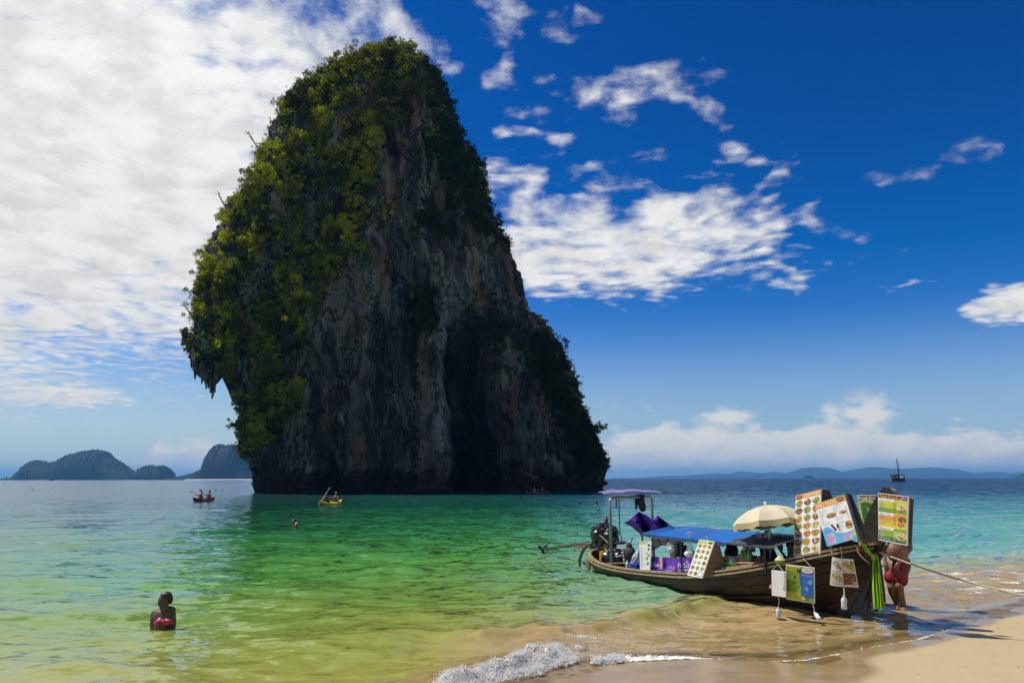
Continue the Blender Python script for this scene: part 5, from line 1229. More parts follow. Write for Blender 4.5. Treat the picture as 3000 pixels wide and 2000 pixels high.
MB().slab([[f(1.0, -.02, -.01), f(1.0, 1.0, -.01)], [f(1.06, -.02, -.02), f(1.06, 1.0, -.02)]], n_, .035).build('frame_side', wood_blk, e)
MB().slab([[f(1.01, -.01, -.05), f(1.01, 1.0, -.10)], [f(1.07, .0, -.06), f(1.08, 1.06, -.14)]], n_, .03).build('back_frame', wood_blk, e)
for u in (.04, .96): MB().tube([f(u, .9, -.04), f(u, 1.16, -.04)], .018, n=4).build('leg', wood_tan, e)
# FRESH FRUIT SHAKE, behind the prow
e, f, n_ = board('menu_board', [(2511, 1449), (2604, 1451), (2612, 1578), (2536, 1578)], [-.28, -.28, -.22, -.22], 'green Fresh Fruit Shake board behind the dark prow', edge_m=P['pale'])
m_ = MB(); poly(m_, f, [(.02, .012), (.98, .012), (.98, .17), (.75, .17), (.5, .13), (.28, .10), (.12, .12), (.02, .15)], ix['brown'], .002)
poly(m_, f, [(.02, .16), (.12, .13), (.28, .11), (.5, .14), (.75, .18), (.98, .18), (.98, .985), (.02, .985)], ix['green'], .002); poly(m_, f, [(.06, .20), (.2, .16), (.5, .2), (.62, .4), (.5, .98), (.06, .98)], ix['dgreen'], .003)
poly(m_, f, [(.74, .26), (.92, .26), (.9, .5), (.76, .5)], ix['foodE'], .004); disc(m_, f, .72, .42, .12, .09, ix['foodA'], .0045); m_.build('print', PM, e)
tx = MB(); put_text(tx, f, 'Fresh Fruit Shake', .05, .03, .98, .10, 1)
for i, w_ in enumerate(('Banana Shake', 'Pineapple Shake', 'Watermelon Shake', 'Papaya Shake', 'Mango Shake', 'Orange Shake', 'Lemon Shake', 'Apple Shake', 'Coffee Shake', 'Chocolate Shake', 'Melon Shake', 'Strawberry', 'Mixed Shake', 'Coconut Shake', 'Yogurt Shake')):
    put_text(tx, f, w_, .10, .20 + .05 * i, .10 + .032 * len(w_), .225 + .05 * i, 0)
tx.build('lettering', [P['black'], P['white']], e)
# Fast Food sign on the prow
e, f, n_ = board('menu_board', [(2572, 1443), (2660, 1454), (2657, 1597), (2574, 1581)], [.26, .28, .30, .28], 'green and orange Fast Food sign on the prow hiding the man in red shorts')
PROWF = f
m_ = MB(); rect(m_, f, .015, .01, .985, .095, ix['maroon'])
for v0, v1, ca, cb in ((.10, .39, 'lime', 'green'), (.395, .69, 'orange', 'yellow'), (.695, .985, 'green', 'dgreen')):
    for i in range(6): rect(m_, f, .015, v0 + (v1 - v0) * i / 6, .985, v0 + (v1 - v0) * (i + 1) / 6, ix[[ca, ca, ca, ca, cb, cb][i] if v0 != .395 else [ca, ca, ca, cb, cb, cb][i]], .002)
    poly(m_, f, [(.015, v0), (.58, v0), (.50, v0 + .06), (.015, v0 + .06)], ix['white'], .0035)
for cu, cv, k, ru, rv in ((.80, .24, 'foodE', .18, .10), (.80, .30, 'foodB', .12, .06), (.83, .50, 'foodB', .15, .06), (.80, .60, 'foodA', .16, .06), (.90, .62, 'foodE', .09, .05), (.80, .84, 'foodE', .19, .08), (.80, .87, 'foodB', .13, .035), (.78, .90, 'foodE', .15, .03)): plate(m_, f, cu, cv, ru, rv, k)
m_.build('print', PM, e)
tx = MB(); put_text(tx, f, 'Fast Food', .07, .022, .66, .085, 1); put_text(tx, f, '\ufedd\ufefc\ufea3', .74, .02, .94, .085, 2)
for v0, hd, li, mi in ((.10, 'Pita bread', ('Egg', 'Chicken', 'Tuna', 'Cheese', 'Ham & Cheese', 'Beef & Cheese'), 3), (.395, 'Naan bread', ('Chicken', 'Beef', 'French fries', 'Deep fried fish', 'Nugget'), 4), (.695, 'Sandwich', ('Egg', 'Chicken', 'Tuna', 'Cheese', 'Ham & Cheese', 'Beef & Cheese'), 2)):
    put_text(tx, f, hd, .06, v0 + .012, .44, v0 + .05, 0)
    for i, w_ in enumerate(li):
        put_text(tx, f, w_, .06, v0 + .072 + .036 * i, .06 + .031 * len(w_), v0 + .095 + .036 * i, mi); put_text(tx, f, '120', .53, v0 + .072 + .036 * i, .62, v0 + .094 + .036 * i, 0 if mi != 2 else 2)
tx.build('lettering', [P['black'], P['yellow'], P['white'], P['blue'], P['purple']], e)
MB().slab([[f(1.01, .02, -.02), f(1.01, .97, -.02)], [f(1.06, .06, -.04), f(1.03, .95, -.04)]], n_, .03).build('frame_side', wood_blk, e)
e2 = [ob(2640, 1452, .1), ob(2672, 1458, .1), ob(2671, 1478, .1), ob(2661, 1497, .1), ob(2640, 1497, .1)]
b_ = MB().add(e2 + [p_ - n_ * .01 for p_ in e2], [(0, 1, 2, 3, 4), (9, 8, 7, 6, 5)] + [(i, i + 5, (i + 1) % 5 + 5, (i + 1) % 5) for i in range(5)]); tag(b_.build('paper_sheet', P['white'], loc=e2[0]), 'white paper sheet sticking out behind the Fast Food sign', 'paper')
# leaning board of pictures amidships
e, f, n_ = board('menu_board', [(2049, 1579), (2093, 1585), (2056, 1693), (2013, 1684)], [.94, .94, 1.08, 1.08], 'narrow white board of dish pictures leaning over the gunwale amidships')
m_ = MB(); rect(m_, f, .03, .012, .97, .10, ix['lime']); disc(m_, f, .8, .06, .14, .033, ix['dgreen'], .004)
foods = ['foodA', 'foodA', 'foodA', 'foodC', 'foodA', 'foodA', 'foodB', 'foodC', 'foodC', 'foodE', 'foodE', 'foodB', 'foodD', 'foodC', 'foodA', 'foodA', 'foodB', 'white']
for r_ in range(6):
    for c_ in range(3):
        if r_ == 5 and c_ == 2: rect(m_, f, .69, .85, .95, .97, ix['grey'], .003)
        if r_ == 4 and c_ == 0: pass
        plate(m_, f, .19 + .315 * c_, .165 + .149 * r_, .12, .052, foods[r_ * 3 + c_]) if not (r_ == 5 and c_ == 2) else disc(m_, f, .82, .91, .11, .05, ix['white'], .004)
        rect(m_, f, .06 + .315 * c_, .228 + .149 * r_, .31 + .315 * c_, .231 + .149 * r_, ix['pale'], .0035)
m_.build('print', PM, e); tx = MB(); put_text(tx, f, 'Thai Food', .2, .03, .66, .085, 0); tx.build('lettering', [P['white']], e)
MB().slab([[f(.98, .02, -.025), f(.98, .93, -.025)], [f(1.06, .05, -.10), f(1.35, .86, -.40)]], BD, .02).build('back_frame', wood_mid, e)
MB().tube([f(.5, 0, -.02), ob(2070, 1567, .9)], .006, n=4).build('string', rope_m, e)
# tall fruit price list
e, f, n_ = board('menu_board', [(1873, 1584), (1908, 1586), (1904, 1669), (1875, 1667)], .93, 'tall pale price list with a yellow heading and fruit pictures near the stern')
m_ = MB(); poly(m_, f, [(0, 0), (.75, .01), (.62, .08), (.35, .10), (0, .13)], ix['lime']); poly(m_, f, [(.68, .13), (.82, .07), (.96, .13), (.82, .19)], ix['maroon'], .003)
for cu, cv, k in ((.80, .27, 'leafp'), (.70, .42, 'yellow'), (.84, .48, 'foodA'), (.70, .60, 'leafp'), (.78, .78, 'maroon')): disc(m_, f, cu, cv, .09, .055, ix[k], .003, .2)
m_.build('print', PM, e); tx = MB(); put_text(tx, f, 'Fruit Shake', .05, .05, .62, .09, 1)
for i in range(17): rect(tx, f, .10, .21 + .045 * i, .24 + .14 * rnd.random(), .225 + .045 * i, 0, .004); rect(tx, f, .50, .21 + .045 * i, .56, .225 + .045 * i, 0, .004)
tx.build('lettering', [P['grey'], P['pale']], e)
# boards hung outside the bow
e, f, n_ = board('blank_board', [(2260, 1669), (2302, 1675), (2302, 1749), (2261, 1743)], [1.03, .97, .97, 1.0], 'blank white board hanging by strings outside the bow', cat='board')
MB().tube([f(.08, .02, .005), ob(2276, 1650, .95), f(.93, .02, .005)], .005, n=4).build('string', rope_m, e); MB().tube([f(.93, .02, .012), f(.97, .3, .014), f(.92, .55, .012), f(.85, .68, .01)], .006, n=4).build('loose_cord', rope_m, e)
e, f, n_ = board('menu_board', [(2302, 1653), (2385, 1663), (2386, 1767), (2303, 1754)], [.94, .80, .76, .90], 'green and blue Pancake and Fruits menu hanging on the hull')
m_ = MB(); rect(m_, f, .015, .015, .985, .985, ix['green']); rect(m_, f, .015, .015, .5, .13, ix['lime'], .0025); rect(m_, f, .015, .75, .5, .985, ix['lime'], .0025)
poly(m_, f, [(.985, .08), (.78, .10), (.55, .17), (.49, .24), (.49, .35), (.52, .5), (.55, .65), (.54, .86), (.985, .86)], ix['blue'], .003)
poly(m_, f, [(.54, .86), (.50, .98), (.98, .98), (.98, .86), (.86, .90), (.7, .88)], ix['foodA'], .0035); disc(m_, f, .75, .93, .16, .05, ix['leafp'], .004, .2); disc(m_, f, .88, .92, .10, .06, ix['foodC'], .0045, .2); disc(m_, f, .62, .90, .07, .06, ix['yellow'], .0045, .2); disc(m_, f, .72, .85, .07, .03, ix['brown'], .0045)
disc(m_, f, .76, .10, .20, .075, ix['white'], .004); disc(m_, f, .49, .13, .09, .06, ix['black'], .0045, .2); disc(m_, f, .86, .42, .09, .07, ix['sky'], .0035, .3); disc(m_, f, .74, .62, .06, .07, ix['sky'], .0035, .3); poly(m_, f, [(.26, .33), (.32, .28), (.39, .32), (.32, .38)], ix['black'], .004); rect(m_, f, .24, .44, .38, .51, ix['dgreen'], .004)
m_.build('print', PM, e); tx = MB(); put_text(tx, f, 'Pancake', .05, .04, .45, .11, 0); put_text(tx, f, 'Fruits', .58, .19, .96, .27, 1); put_text(tx, f, '\ufedd\ufefc\ufea3', .64, .05, .88, .145, 2, .006)
for i, w_ in enumerate(('Banana', 'Pineapple', 'Mango', 'Chocolate', 'Lemon', 'Orange Butter', 'Strawberry Jam', 'Banana Lemon', 'Honey Egg', 'Lemon Sugar', 'Banana Honey')): put_text(tx, f, w_, .05, .16 + .073 * i, .05 + .030 * len(w_), .20 + .073 * i, 2)
for i in range(9): rect(tx, f, .60, .315 + .06 * i, .70 + .1 * rnd.random(), .325 + .06 * i, 3, .005)
tx.build('lettering', [P['brown'], P['pink'], P['dgreen'], P['sky']], e); MB().tube([f(.93, .0, .0), ob(2352, 1634, .80)], .004, n=4).build('string', blackm, e)
e, f, n_ = board('picture_sheet', [(2438, 1630), (2500, 1638), (2516, 1722), (2431, 1714)], [.66, .46, .42, .64], 'curled sheet with four seafood pictures hanging below the FAST FOOD board', th=.004, bulge=.05, cat='menu sheet')
m_ = MB()
for (u0, v0, u1, v1, bg_, fd_) in ((.03, .04, .44, .47, 'white', 'foodD'), (.47, .04, .97, .47, 'pale', 'foodA'), (.03, .52, .44, .88, 'pale', 'foodC'), (.47, .50, .97, .92, 'brown', 'foodB')):
    rect(m_, f, u0, v0, u1, v1, ix[bg_], .003, 5)
    for k in range(3): plate(m_, f, u0 + (u1 - u0) * (.3 + .22 * k), v0 + (v1 - v0) * (.35 + .12 * k), (u1 - u0) * .26, (v1 - v0) * .24, fd_)
disc(m_, f, .90, .13, .09, .09, ix['foodC'], .0045); disc(m_, f, .90, .85, .07, .05, ix['pale'], .006)
tx = m_; kb = ix['black']; put_text(tx, f, 'Shrimp B.B.Q', .05, .45, .42, .495, kb, .006); put_text(tx, f, 'Shrimp Spring Roll', .49, .44, .95, .485, kb, .006); put_text(tx, f, 'Tempura Roll', .06, .90, .42, .95, kb, .006); put_text(tx, f, 'Shrimp Tempura', .49, .94, .93, .985, kb, .006)
for u, v in ((.35, .37), (.85, .37), (.34, .80), (.87, .83)): put_text(tx, f, '80' if v != .80 else '100', u, v, u + .08, v + .05, kb, .0075)
m_.build('print', PM, e); MB().tube([ob(2462, 1600, .7), ob(2466, 1622, .66), f(.45, .0, .006), f(.48, 1.0, .008), ob(2473, 1744, .62)], .005, n=4).build('string', rope_m, e)
# net floats: clear bottles on strings
fl_m = mat('cloudy_plastic', (.70, .72, .70), rough=.25, var=.12, scale=8, alpha=.88)
def float_bottle(a, b, r_, top, label):
    d_ = (a - b); h = d_.length; rt_ = d_.to_track_quat('Z', 'Y').to_matrix(); e = empty('plastic_bottle', b, label, 'bottle', 'plastic bottles tied to the hanging boards')
    MB().lathe([(r_ * .82, 0), (r_, h * .05), (r_ * .93, h * .33), (r_, h * .5), (r_, h * .68), (r_ * .55, h * .84), (r_ * .34, h * .9), (r_ * .34, h * .93)], b, n=14, rot=rt_).build('bottle_body', fl_m, e, smooth=True); MB().lathe([(r_ * .4, h * .93), (r_ * .4, h)], b, n=12, rot=rt_).build('cap', whp, e)
    MB().tube([a, a.lerp(top, .5) + Vector((.01, 0, 0)), top], .005, n=4).build('string', rope_m, e)
float_bottle(ob(2280, 1777, 1.0), ob(2281, 1810, 1.0), .037, ob(2281, 1745, 1.0), 'upright clear bottle hanging below the blank white board')
float_bottle(ob(2386, 1793, .80), ob(2402, 1814, .83), .032, ob(2380, 1766, .76), 'tilted clear bottle touching the water below the Pancake menu')
float_bottle(ob(2473, 1742, .62), ob(2473, 1783, .62), .039, ob(2473, 1722, .62), 'upright clear bottle hanging below the curled seafood sheet')
# sashes knotted round the prow
def sash(name, paths, m_, label, th=.012):
    e = None; mb = MB()
    for rows in paths:
        R_ = [[ob(px, py, q) for px, py, q in r_] for r_ in rows]; mb.slab(R_, BN, th)
    return tag(mb.build(name, m_, loc=ob(2563, 1632, .2), smooth=False), label, 'sash', 'sashes tied round the prow')
lime_c = mat('lime_cloth', (.30, .60, .02), rough=.7, var=.3, scale=4, stretch=(3, 3, .6), bump=.3); red_c = mat('red_cloth', (.30, .03, .02), rough=.7, var=.3, scale=4); mar_c = mat('maroon_cloth', (.09, .02, .015), rough=.7, var=.3, scale=4); navy_c = mat('navy_cloth', (.008, .010, .035), rough=.7, var=.3, scale=4)
def drape(x0s, x1s, ys, q, folds, amp):
    rows = []
    for a, b, y in zip(x0s, x1s, ys): rows.append([(a + (b - a) * k / 12, y + .8 * math.sin(k), q + amp * math.sin(k / 12 * folds * math.pi * 2 + y * .01)) for k in range(13)])
    return rows
sash('sash', [drape((2558, 2556, 2555, 2556, 2558, 2560), (2568, 2574, 2579, 2584, 2588, 2590), (1628, 1650, 1690, 1730, 1765, 1783), .27, 3.2, .035), drape((2520, 2526, 2538, 2556), (2534, 2540, 2553, 2566), (1592, 1605, 1620, 1634), .24, 1.0, .02)], lime_c, 'bright lime green sash knotted at the prow with a long tail')
sash('sash', [drape((2517, 2522, 2534, 2552), (2524, 2530, 2542, 2560), (1596, 1612, 1628, 1642), .22, 1.0, .01)], red_c, 'red sash wrapped under the lime green one')
sash('sash', [drape((2568, 2572, 2578, 2584, 2588), (2574, 2580, 2586, 2591, 2594), (1628, 1650, 1690, 1730, 1764), .20, 1.2, .015)], mar_c, 'dark maroon sash tail hanging right of the green one')
sash('sash', [drape((2553, 2552, 2552, 2554, 2557), (2566, 2566, 2568, 2570, 2573), (1640, 1680, 1720, 1760, 1790), .19, 1.2, .015)], navy_c, 'navy blue sash tail showing below the green one')
MB_ = MB().ell(ob(2563, 1632, .27), (.045, .04, .045), n=10, m=8, jit=.12); MB_.build('knot', lime_c, [o for o in COL.objects if o.name == 'sash'][0], smooth=True)
# ropes
tag(MB().tube([ob(2512, 1601, .42), ob(2511, 1612, .42), ob(2522, 1628, .38), ob(2547, 1650, .2)], .012, n=6).build('rope', rope_m), 'short pale rope looped over the gunwale by the prow', 'rope')
r0 = ob(2577, 1618, .1); r1 = ground(3040, 1752, .75)
r0_ = [r0.lerp(at(3060, 1757, 9.6), k / 14) - Vector((0, 0, .05 * math.sin(k / 14 * math.pi))) for k in range(15)]
tag(MB().tube(r0_, .0125, n=8).build('mooring_rope', rope_m, loc=r0), 'long pale mooring rope running from the prow to the right edge', 'rope')
a_ = ob(1742, 1617, .0); b_ = ground(1440, 1650, .0)
tag(MB().tube([a_.lerp(b_, k / 10) - Vector((0, 0, .06 * math.sin(k / 10 * math.pi))) for k in range(11)], .008, n=5).build('anchor_line', rope_m, loc=a_), 'thin anchor line running left from the stern into the water', 'rope')
# boarding plank beside the stem
rows = [[ob(px, py, .02) for px, py in r_] for r_ in (((2500, 1722), (2506, 1795)), ((2534, 1690), (2536, 1792)))]
bpk = tag(MB().slab(rows, BN, .05).build('boarding_plank', wood_blk, loc=rows[0][1]), 'dark plank standing in the sand between stem and sashes', 'plank')

# ------------------------------------------------------------------ people
skin_t = mat('tanned_skin', (0.24, 0.125, 0.07), rough=.5, var=.12, scale=5, spec=.35)
skin_d = mat('brown_skin', (0.20, 0.10, 0.055), rough=.5, var=.12, scale=5, spec=.35)
hair_b = mat('dark_hair', (0.02, 0.014, 0.010), rough=.55, var=.4, scale=30, stretch=(1, 1, .3))
hair_f = mat('fair_hair', (0.34, 0.22, 0.09), rough=.6, var=.3, scale=30)
red_s = mat('red_swim_shorts', (0.23, 0.008, 0.022), rough=.55, var=.35, scale=7, bump=.4)
bik = mat('red_bikini', (0.50, 0.015, 0.05), rough=.5, var=.15, scale=8)
hat_m = mat('camouflage_hat', (0.26, 0.22, 0.14), rough=.9, var=.5, scale=9)
skirt_m = mat('grey_brown_skirt', (0.11, 0.085, 0.07), rough=.85, var=.2, scale=7)
scarf_m = mat('black_headscarf', (0.014, 0.013, 0.015), rough=.8, var=.3, scale=9)
skin_s = mat('backlit_tan_skin', (0.12, 0.058, 0.032), rough=.45, var=.12, scale=5, spec=.4)  # bather's tan, darkened so the backlit shade sits in the skin colour
eye_m = mat('eye_dark', (0.01, 0.008, 0.007), rough=.2, scale=4)
class Body(MB):
    def cap(s, a, ra, b, rb, n=12):
        a, b = Vector(a), Vector(b); d_ = b - a; L = max(d_.length, 1e-5); rt_ = d_.to_track_quat('Z', 'Y').to_matrix(); prof = []
        for k in range(5): t_ = math.pi / 2 * (k / 4 - 1); prof.append((max(ra * math.cos(t_), 1e-4), ra * math.sin(t_)))
        for k in range(5): t_ = math.pi / 2 * k / 4; prof.append((max(rb * math.cos(t_), 1e-4), L + rb * math.sin(t_)))
        return s.lathe(prof, a, n=n, rot=rt_)
    def chain(s, pts):
        for (a, ra), (b, rb) in zip(pts[:-1], pts[1:]): s.cap(a, ra, b, rb)
        return s
    def skin(s, name, m_, vox, parent=None, M=None, smooth=3, loc=None):
        if M is not None: s.v = [M @ p for p in s.v]
        o = s.build(name, m_, parent, loc=loc); md = o.modifiers.new('r', 'REMESH'); md.mode = 'VOXEL'; md.voxel_size = vox
        sm = o.modifiers.new('s', 'SMOOTH'); sm.iterations = smooth; sm.factor = .5
        bpy.context.view_layer.update(); me = bpy.data.meshes.new_from_object(o.evaluated_get(bpy.context.evaluated_depsgraph_get()))
        o.modifiers.clear(); old = o.data; o.data = me; bpy.data.meshes.remove(old); me.name = name
        me.polygons.foreach_set('use_smooth', [True] * len(me.polygons)); return o
def hand(b, wrist, fdir, palm_n, curl=.5, sc_=1.0, thumb=1):
    """palm and five fingers; fdir along the fingers, palm_n out of the palm"""
    w = Vector(wrist); f_ = Vector(fdir).normalized(); n = (Vector(palm_n) - f_ * Vector(palm_n).dot(f_)).normalized(); s_ = f_.cross(n) * thumb
    b.cap(w, .025 * sc_, w + f_ * .05 * sc_ + s_ * .012, .028 * sc_); b.cap(w + f_ * .03 * sc_ - s_ * .012, .024 * sc_, w + f_ * .075 * sc_ - s_ * .02, .018 * sc_); b.cap(w + f_ * .05 * sc_, .026 * sc_, w + f_ * .08 * sc_ + s_ * .02, .018 * sc_)
    for k, L in enumerate((.065, .075, .07, .052)):
        base = w + f_ * .085 * sc_ + s_ * (.030 - .020 * k) * sc_; d_ = f_; p_ = base
        for j in range(3):
            d_ = (d_ * math.cos(curl * .55) + n * math.sin(curl * .55)).normalized(); p2 = p_ + d_ * L * sc_ * (.45, .32, .23)[j]
            b.cap(p_, (.0098 - .0012 * j) * sc_, p2, (.0090 - .0012 * j) * sc_, 8); p_ = p2
    t0 = w + f_ * .025 * sc_ + s_ * .025 * sc_; d_ = (f_ * .6 + s_ * .75 + n * .25).normalized(); p_ = t0
    for j, L in enumerate((.035, .03, .024)):
        p2 = p_ + d_ * L * sc_; b.cap(p_, .0125 * sc_, p2, .0105 * sc_, 8); p_ = p2; d_ = (d_ + f_ * .35 + n * .2).normalized()
def head(b, c, face, up=(0, 0, 1), k=1.0):
    """skull with jaw, nose, lips, brow and ears; c is the middle of the head"""
    c = Vector(c); f_ = Vector(face).normalized(); u = Vector(up); u = (u - f_ * u.dot(f_)).normalized(); r_ = f_.cross(u); M3 = Matrix((r_, f_, u)).transposed()
    P = lambda x, y, z: c + M3 @ Vector((x, y, z)) * k
    b.ell(P(0, -.012, .03), (.075 * k, .092 * k, .085 * k), M3); b.ell(P(0, .02, -.03), (.062 * k, .070 * k, .075 * k), M3); b.ell(P(0, .045, -.085), (.036 * k, .035 * k, .03 * k), M3)
    b.cap(P(0, .082, .012), .009 * k, P(0, .095, -.026), .0125 * k, 8); b.ell(P(0, .083, -.058), (.026 * k, .013 * k, .011 * k), M3)
    for s_ in (-1, 1): b.ell(P(.03 * s_, .078, .022), (.024 * k, .012 * k, .008 * k), M3); b.ell(P(.078 * s_, -.008, -.005), (.010 * k, .020 * k, .032 * k), M3); b.ell(P(.045 * s_, .055, -.03), (.022 * k, .02 * k, .025 * k), M3)
    return P, M3
def eyes(P, M3, parent, k=1.0):
    for s_ in (-1, 1): MB().ell(P(.030 * s_, .0765, .006), (.012 * k, .006 * k, .0055 * k), M3, n=8, m=6).build('eye', eye_m, parent, smooth=True)

# man in red shorts behind the Fast Food sign
g0 = ground(2640, 1780, .03); MY = g0.y; up1 = MY / FPX
mx = lambda px, dy=0.0: at(px, 1500, MY).x
def mp(px, py, dy=0.0):
    q = at(px, py, MY + dy); return q
man = empty('person', g0, 'man in a hat and red swim shorts standing behind the Fast Food sign', 'person')
b = Body()
hd = mp(2612, 1462, .05); fdir = Vector((-.45, -.8, -.35))
b.chain([(mp(2622, 1500, .05), .06), (mp(2618, 1480, .04), .058)])
b.chain([(mp(2634, 1642, .04), .140), (mp(2629, 1605, -.02), .145), (mp(2628, 1560, .03), .15), (mp(2625, 1525, .05), .145)])
b.ell(mp(2622, 1615, -.10), (.138, .12, .145)); b.ell(mp(2628, 1540, -.06), (.155, .10, .11)); b.ell(mp(2638, 1650, .05), (.155, .13, .11))
for s_, (sx, ex, ey, hx, hy, edy, hdy) in {-1: (2592, 2584, 1600, 2594, 1645, -.05, -.17), 1: (2652, 2665, 1606, 2632, 1648, .02, -.19)}.items():
    sh = mp(sx, 1525, .04); el_ = mp(ex, ey, edy); wr_ = mp(hx, hy, hdy); b.chain([(sh, .068), (el_, .046), (wr_, .030)]); hand(b, wr_, wr_ - el_ + Vector((0, -.03, -.12)), Vector((-s_ * .3, .9, 0)), .7, 1.0, s_)
for (kx, ky, kdy, fx, fy, fdy, hx) in ((2612, 1716, -.02, 2628, 1768, .12, 2618), (2634, 1715, -.10, 2648, 1776, -.02, 2645)):
    hip = mp(hx, 1660, .03); kn = mp(kx, ky, kdy); ank = mp(fx, fy, fdy)
    b.chain([(hip, .112), (kn, .066), (kn.lerp(ank, .35) + Vector((0, .03, 0)), .062), (ank, .040)])
    b.chain([(ank + Vector((0, .02, -.02)), .040), (ank + Vector((-.06, -.12, -.035)), .036), (ank + Vector((-.09, -.17, -.045)), .024)])
    for j in range(5): b.cap(ank + Vector((-.06 - .012 * j + .02, -.15 - .008 * (2 - abs(j - 1)), -.045)) + Vector((.02 * j - .04, 0, 0)), .013, ank + Vector((-.11 + .02 * j, -.205 + .008 * j, -.05)), .010, 8)
PH, M3 = head(b, hd, fdir)
b.skin('body', skin_t, .011, man); eyes(PH, M3, man)
sh = Body(); sh.chain([(mp(2637, 1650, .05), .158), (mp(2631, 1664, .03), .162)]); sh.ell(mp(2634, 1656, .04), (.178, .15, .10))
sh.chain([(mp(2617, 1663, .02), .108), (mp(2612, 1690, .0), .114)]); sh.chain([(mp(2638, 1664, .0), .112), (mp(2637, 1696, -.06), .118)])
for j in range(7): sh.cap(mp(2612 + 5 * j, 1662 + 3 * (j % 3), -.16), .012, mp(2622 + 5 * j, 1690, -.17), .014, 6)
sh.skin('shorts', red_s, .014, man, smooth=2)
ht = MB().lathe([(.19, -.035), (.20, -.02), (.112, .012), (.108, .05), (.096, .10), (.05, .118), (.004, .12)], hd + Vector((.01, .02, .05)), n=22, rot=Matrix.Rotation(-.12, 3, 'Y') @ Matrix.Rotation(.16, 3, 'X'), sx=1.0, sy=1.0, jit=.03)
ht.build('hat', hat_m, man, smooth=True)

# woman in a skirt half hidden by the prow
g1 = ground(2540, 1772, .02); WY = g1.y
wp = lambda px, py, dy=0.0: at(px, py, WY + dy)
wo = empty('person', g1, 'person in a grey brown skirt mostly hidden behind the prow and plank', 'person')
b = Body(); b.chain([(wp(2541, 1640), .14), (wp(2540, 1618), .13), (wp(2537, 1600, -.04), .13)]); b.chain([(wp(2534, 1590, -.05), .06), (wp(2531, 1576, -.08), .055)])
for s_ in (-1, 1):
    b.chain([(wp(2541 + 5 * s_, 1660), .10), (wp(2541 + 5 * s_, 1715), .062), (wp(2541 + 6 * s_, 1735), .06), (wp(2541 + 6 * s_, 1766), .038)]); b.cap(wp(2541 + 6 * s_, 1768), .038, wp(2539 + 7 * s_, 1773, -.16), .026)
    sh_ = wp(2537 + 20 * s_, 1600); el_ = wp(2541 + 24 * s_, 1640, .03); wr_ = wp(2541 + 20 * s_, 1672, -.14); b.chain([(sh_, .058), (el_, .042), (wr_, .028)]); hand(b, wr_, wr_ - el_, (-s_, 0, 0), .6, .9, s_)
PH, M3 = head(b, wp(2530, 1566, -.08), (-.5, -.85, -.3)); b.skin('body', skin_d, .013, wo); eyes(PH, M3, wo)
MB().lathe([(.155, 0), (.165, -.1), (.18, -.3), (.20, -.46), (.202, -.465), (.01, -.40)], wp(2541, 1630), n=26, jit=.03).build('skirt', skirt_m, wo, smooth=True)
MB().lathe([(.165, 0), (.16, .12), (.165, .22), (.12, .29), (.06, .31)], wp(2540, 1640), n=22, sy=.8, jit=.02).build('shirt', scarf_m, wo, smooth=True)
MB().ell(PH(0, -.03, .035), (.088, .095, .095), M3, n=16, m=12).build('hair', hair_b, wo, smooth=True)

# two vendors inside the boat, seen as dark silhouettes
def vendor(px, py_head, q, face, label, scarf=True):
    hc = ob(px, py_head, q); e = empty('person', Vector((hc.x, hc.y, .12)), label, 'person'); b = Body()
    b.chain([(hc + Vector((0, 0, -.10)), .055), (hc + Vector((0, .0, -.17)), .06)]); b.chain([(hc + Vector((0, 0, -.28)), .15), (hc + Vector((0, 0, -.50)), .14), (hc + Vector((0, 0, -.66)), .17)])
    fw_ = Vector(face).normalized(); sd = fw_.cross(Vector((0, 0, 1)))
    for s_ in (-1, 1):
        a = hc + sd * .19 * s_ + Vector((0, 0, -.25)); el_ = a + Vector((0, 0, -.26)) + fw_ * .05 + sd * .04 * s_; wr_ = el_ + fw_ * .22 + Vector((0, 0, .02)); b.chain([(a, .06), (el_, .044), (wr_, .03)]); hand(b, wr_, fw_, (0, 0, -1), .6, .95, s_)
        hp_ = hc + sd * .09 * s_ + Vector((0, 0, -.66)); kn = hp_ - BD * .30 + Vector((0, 0, .02)); b.chain([(hp_, .085), (kn, .06), (kn + BD * .22 + Vector((0, 0, -.05)), .045)])
    PH, M3 = head(b, hc, face); b.skin('body', skin_d, .013, e); eyes(PH, M3, e)
    sc_b = Body(); sc_b.ell(PH(0, -.03, .035), (.098, .105, .108), M3); sc_b.chain([(PH(0, -.06, -.06), .095), (PH(0, -.03, -.16), .10)]); sc_b.ell(PH(0, -.03, -.22), (.17, .13, .09), M3)
    sc_b.skin('headscarf', scarf_m, .013, e)
    MB().lathe([(.20, -.02), (.19, .18), (.20, .36), (.16, .44), (.07, .48)], hc + Vector((0, 0, -.68)), n=20, sy=.78, jit=.02).build('blouse', scarf_m, e, smooth=True)
vendor(2148, 1610, .15, (.75, -.5, -.1), 'food seller in a black headscarf in profile behind the baskets')
vendor(2320, 1602, .25, (-.6, -.7, -.2), 'dark hooded seller beside the THAI FOOD board')

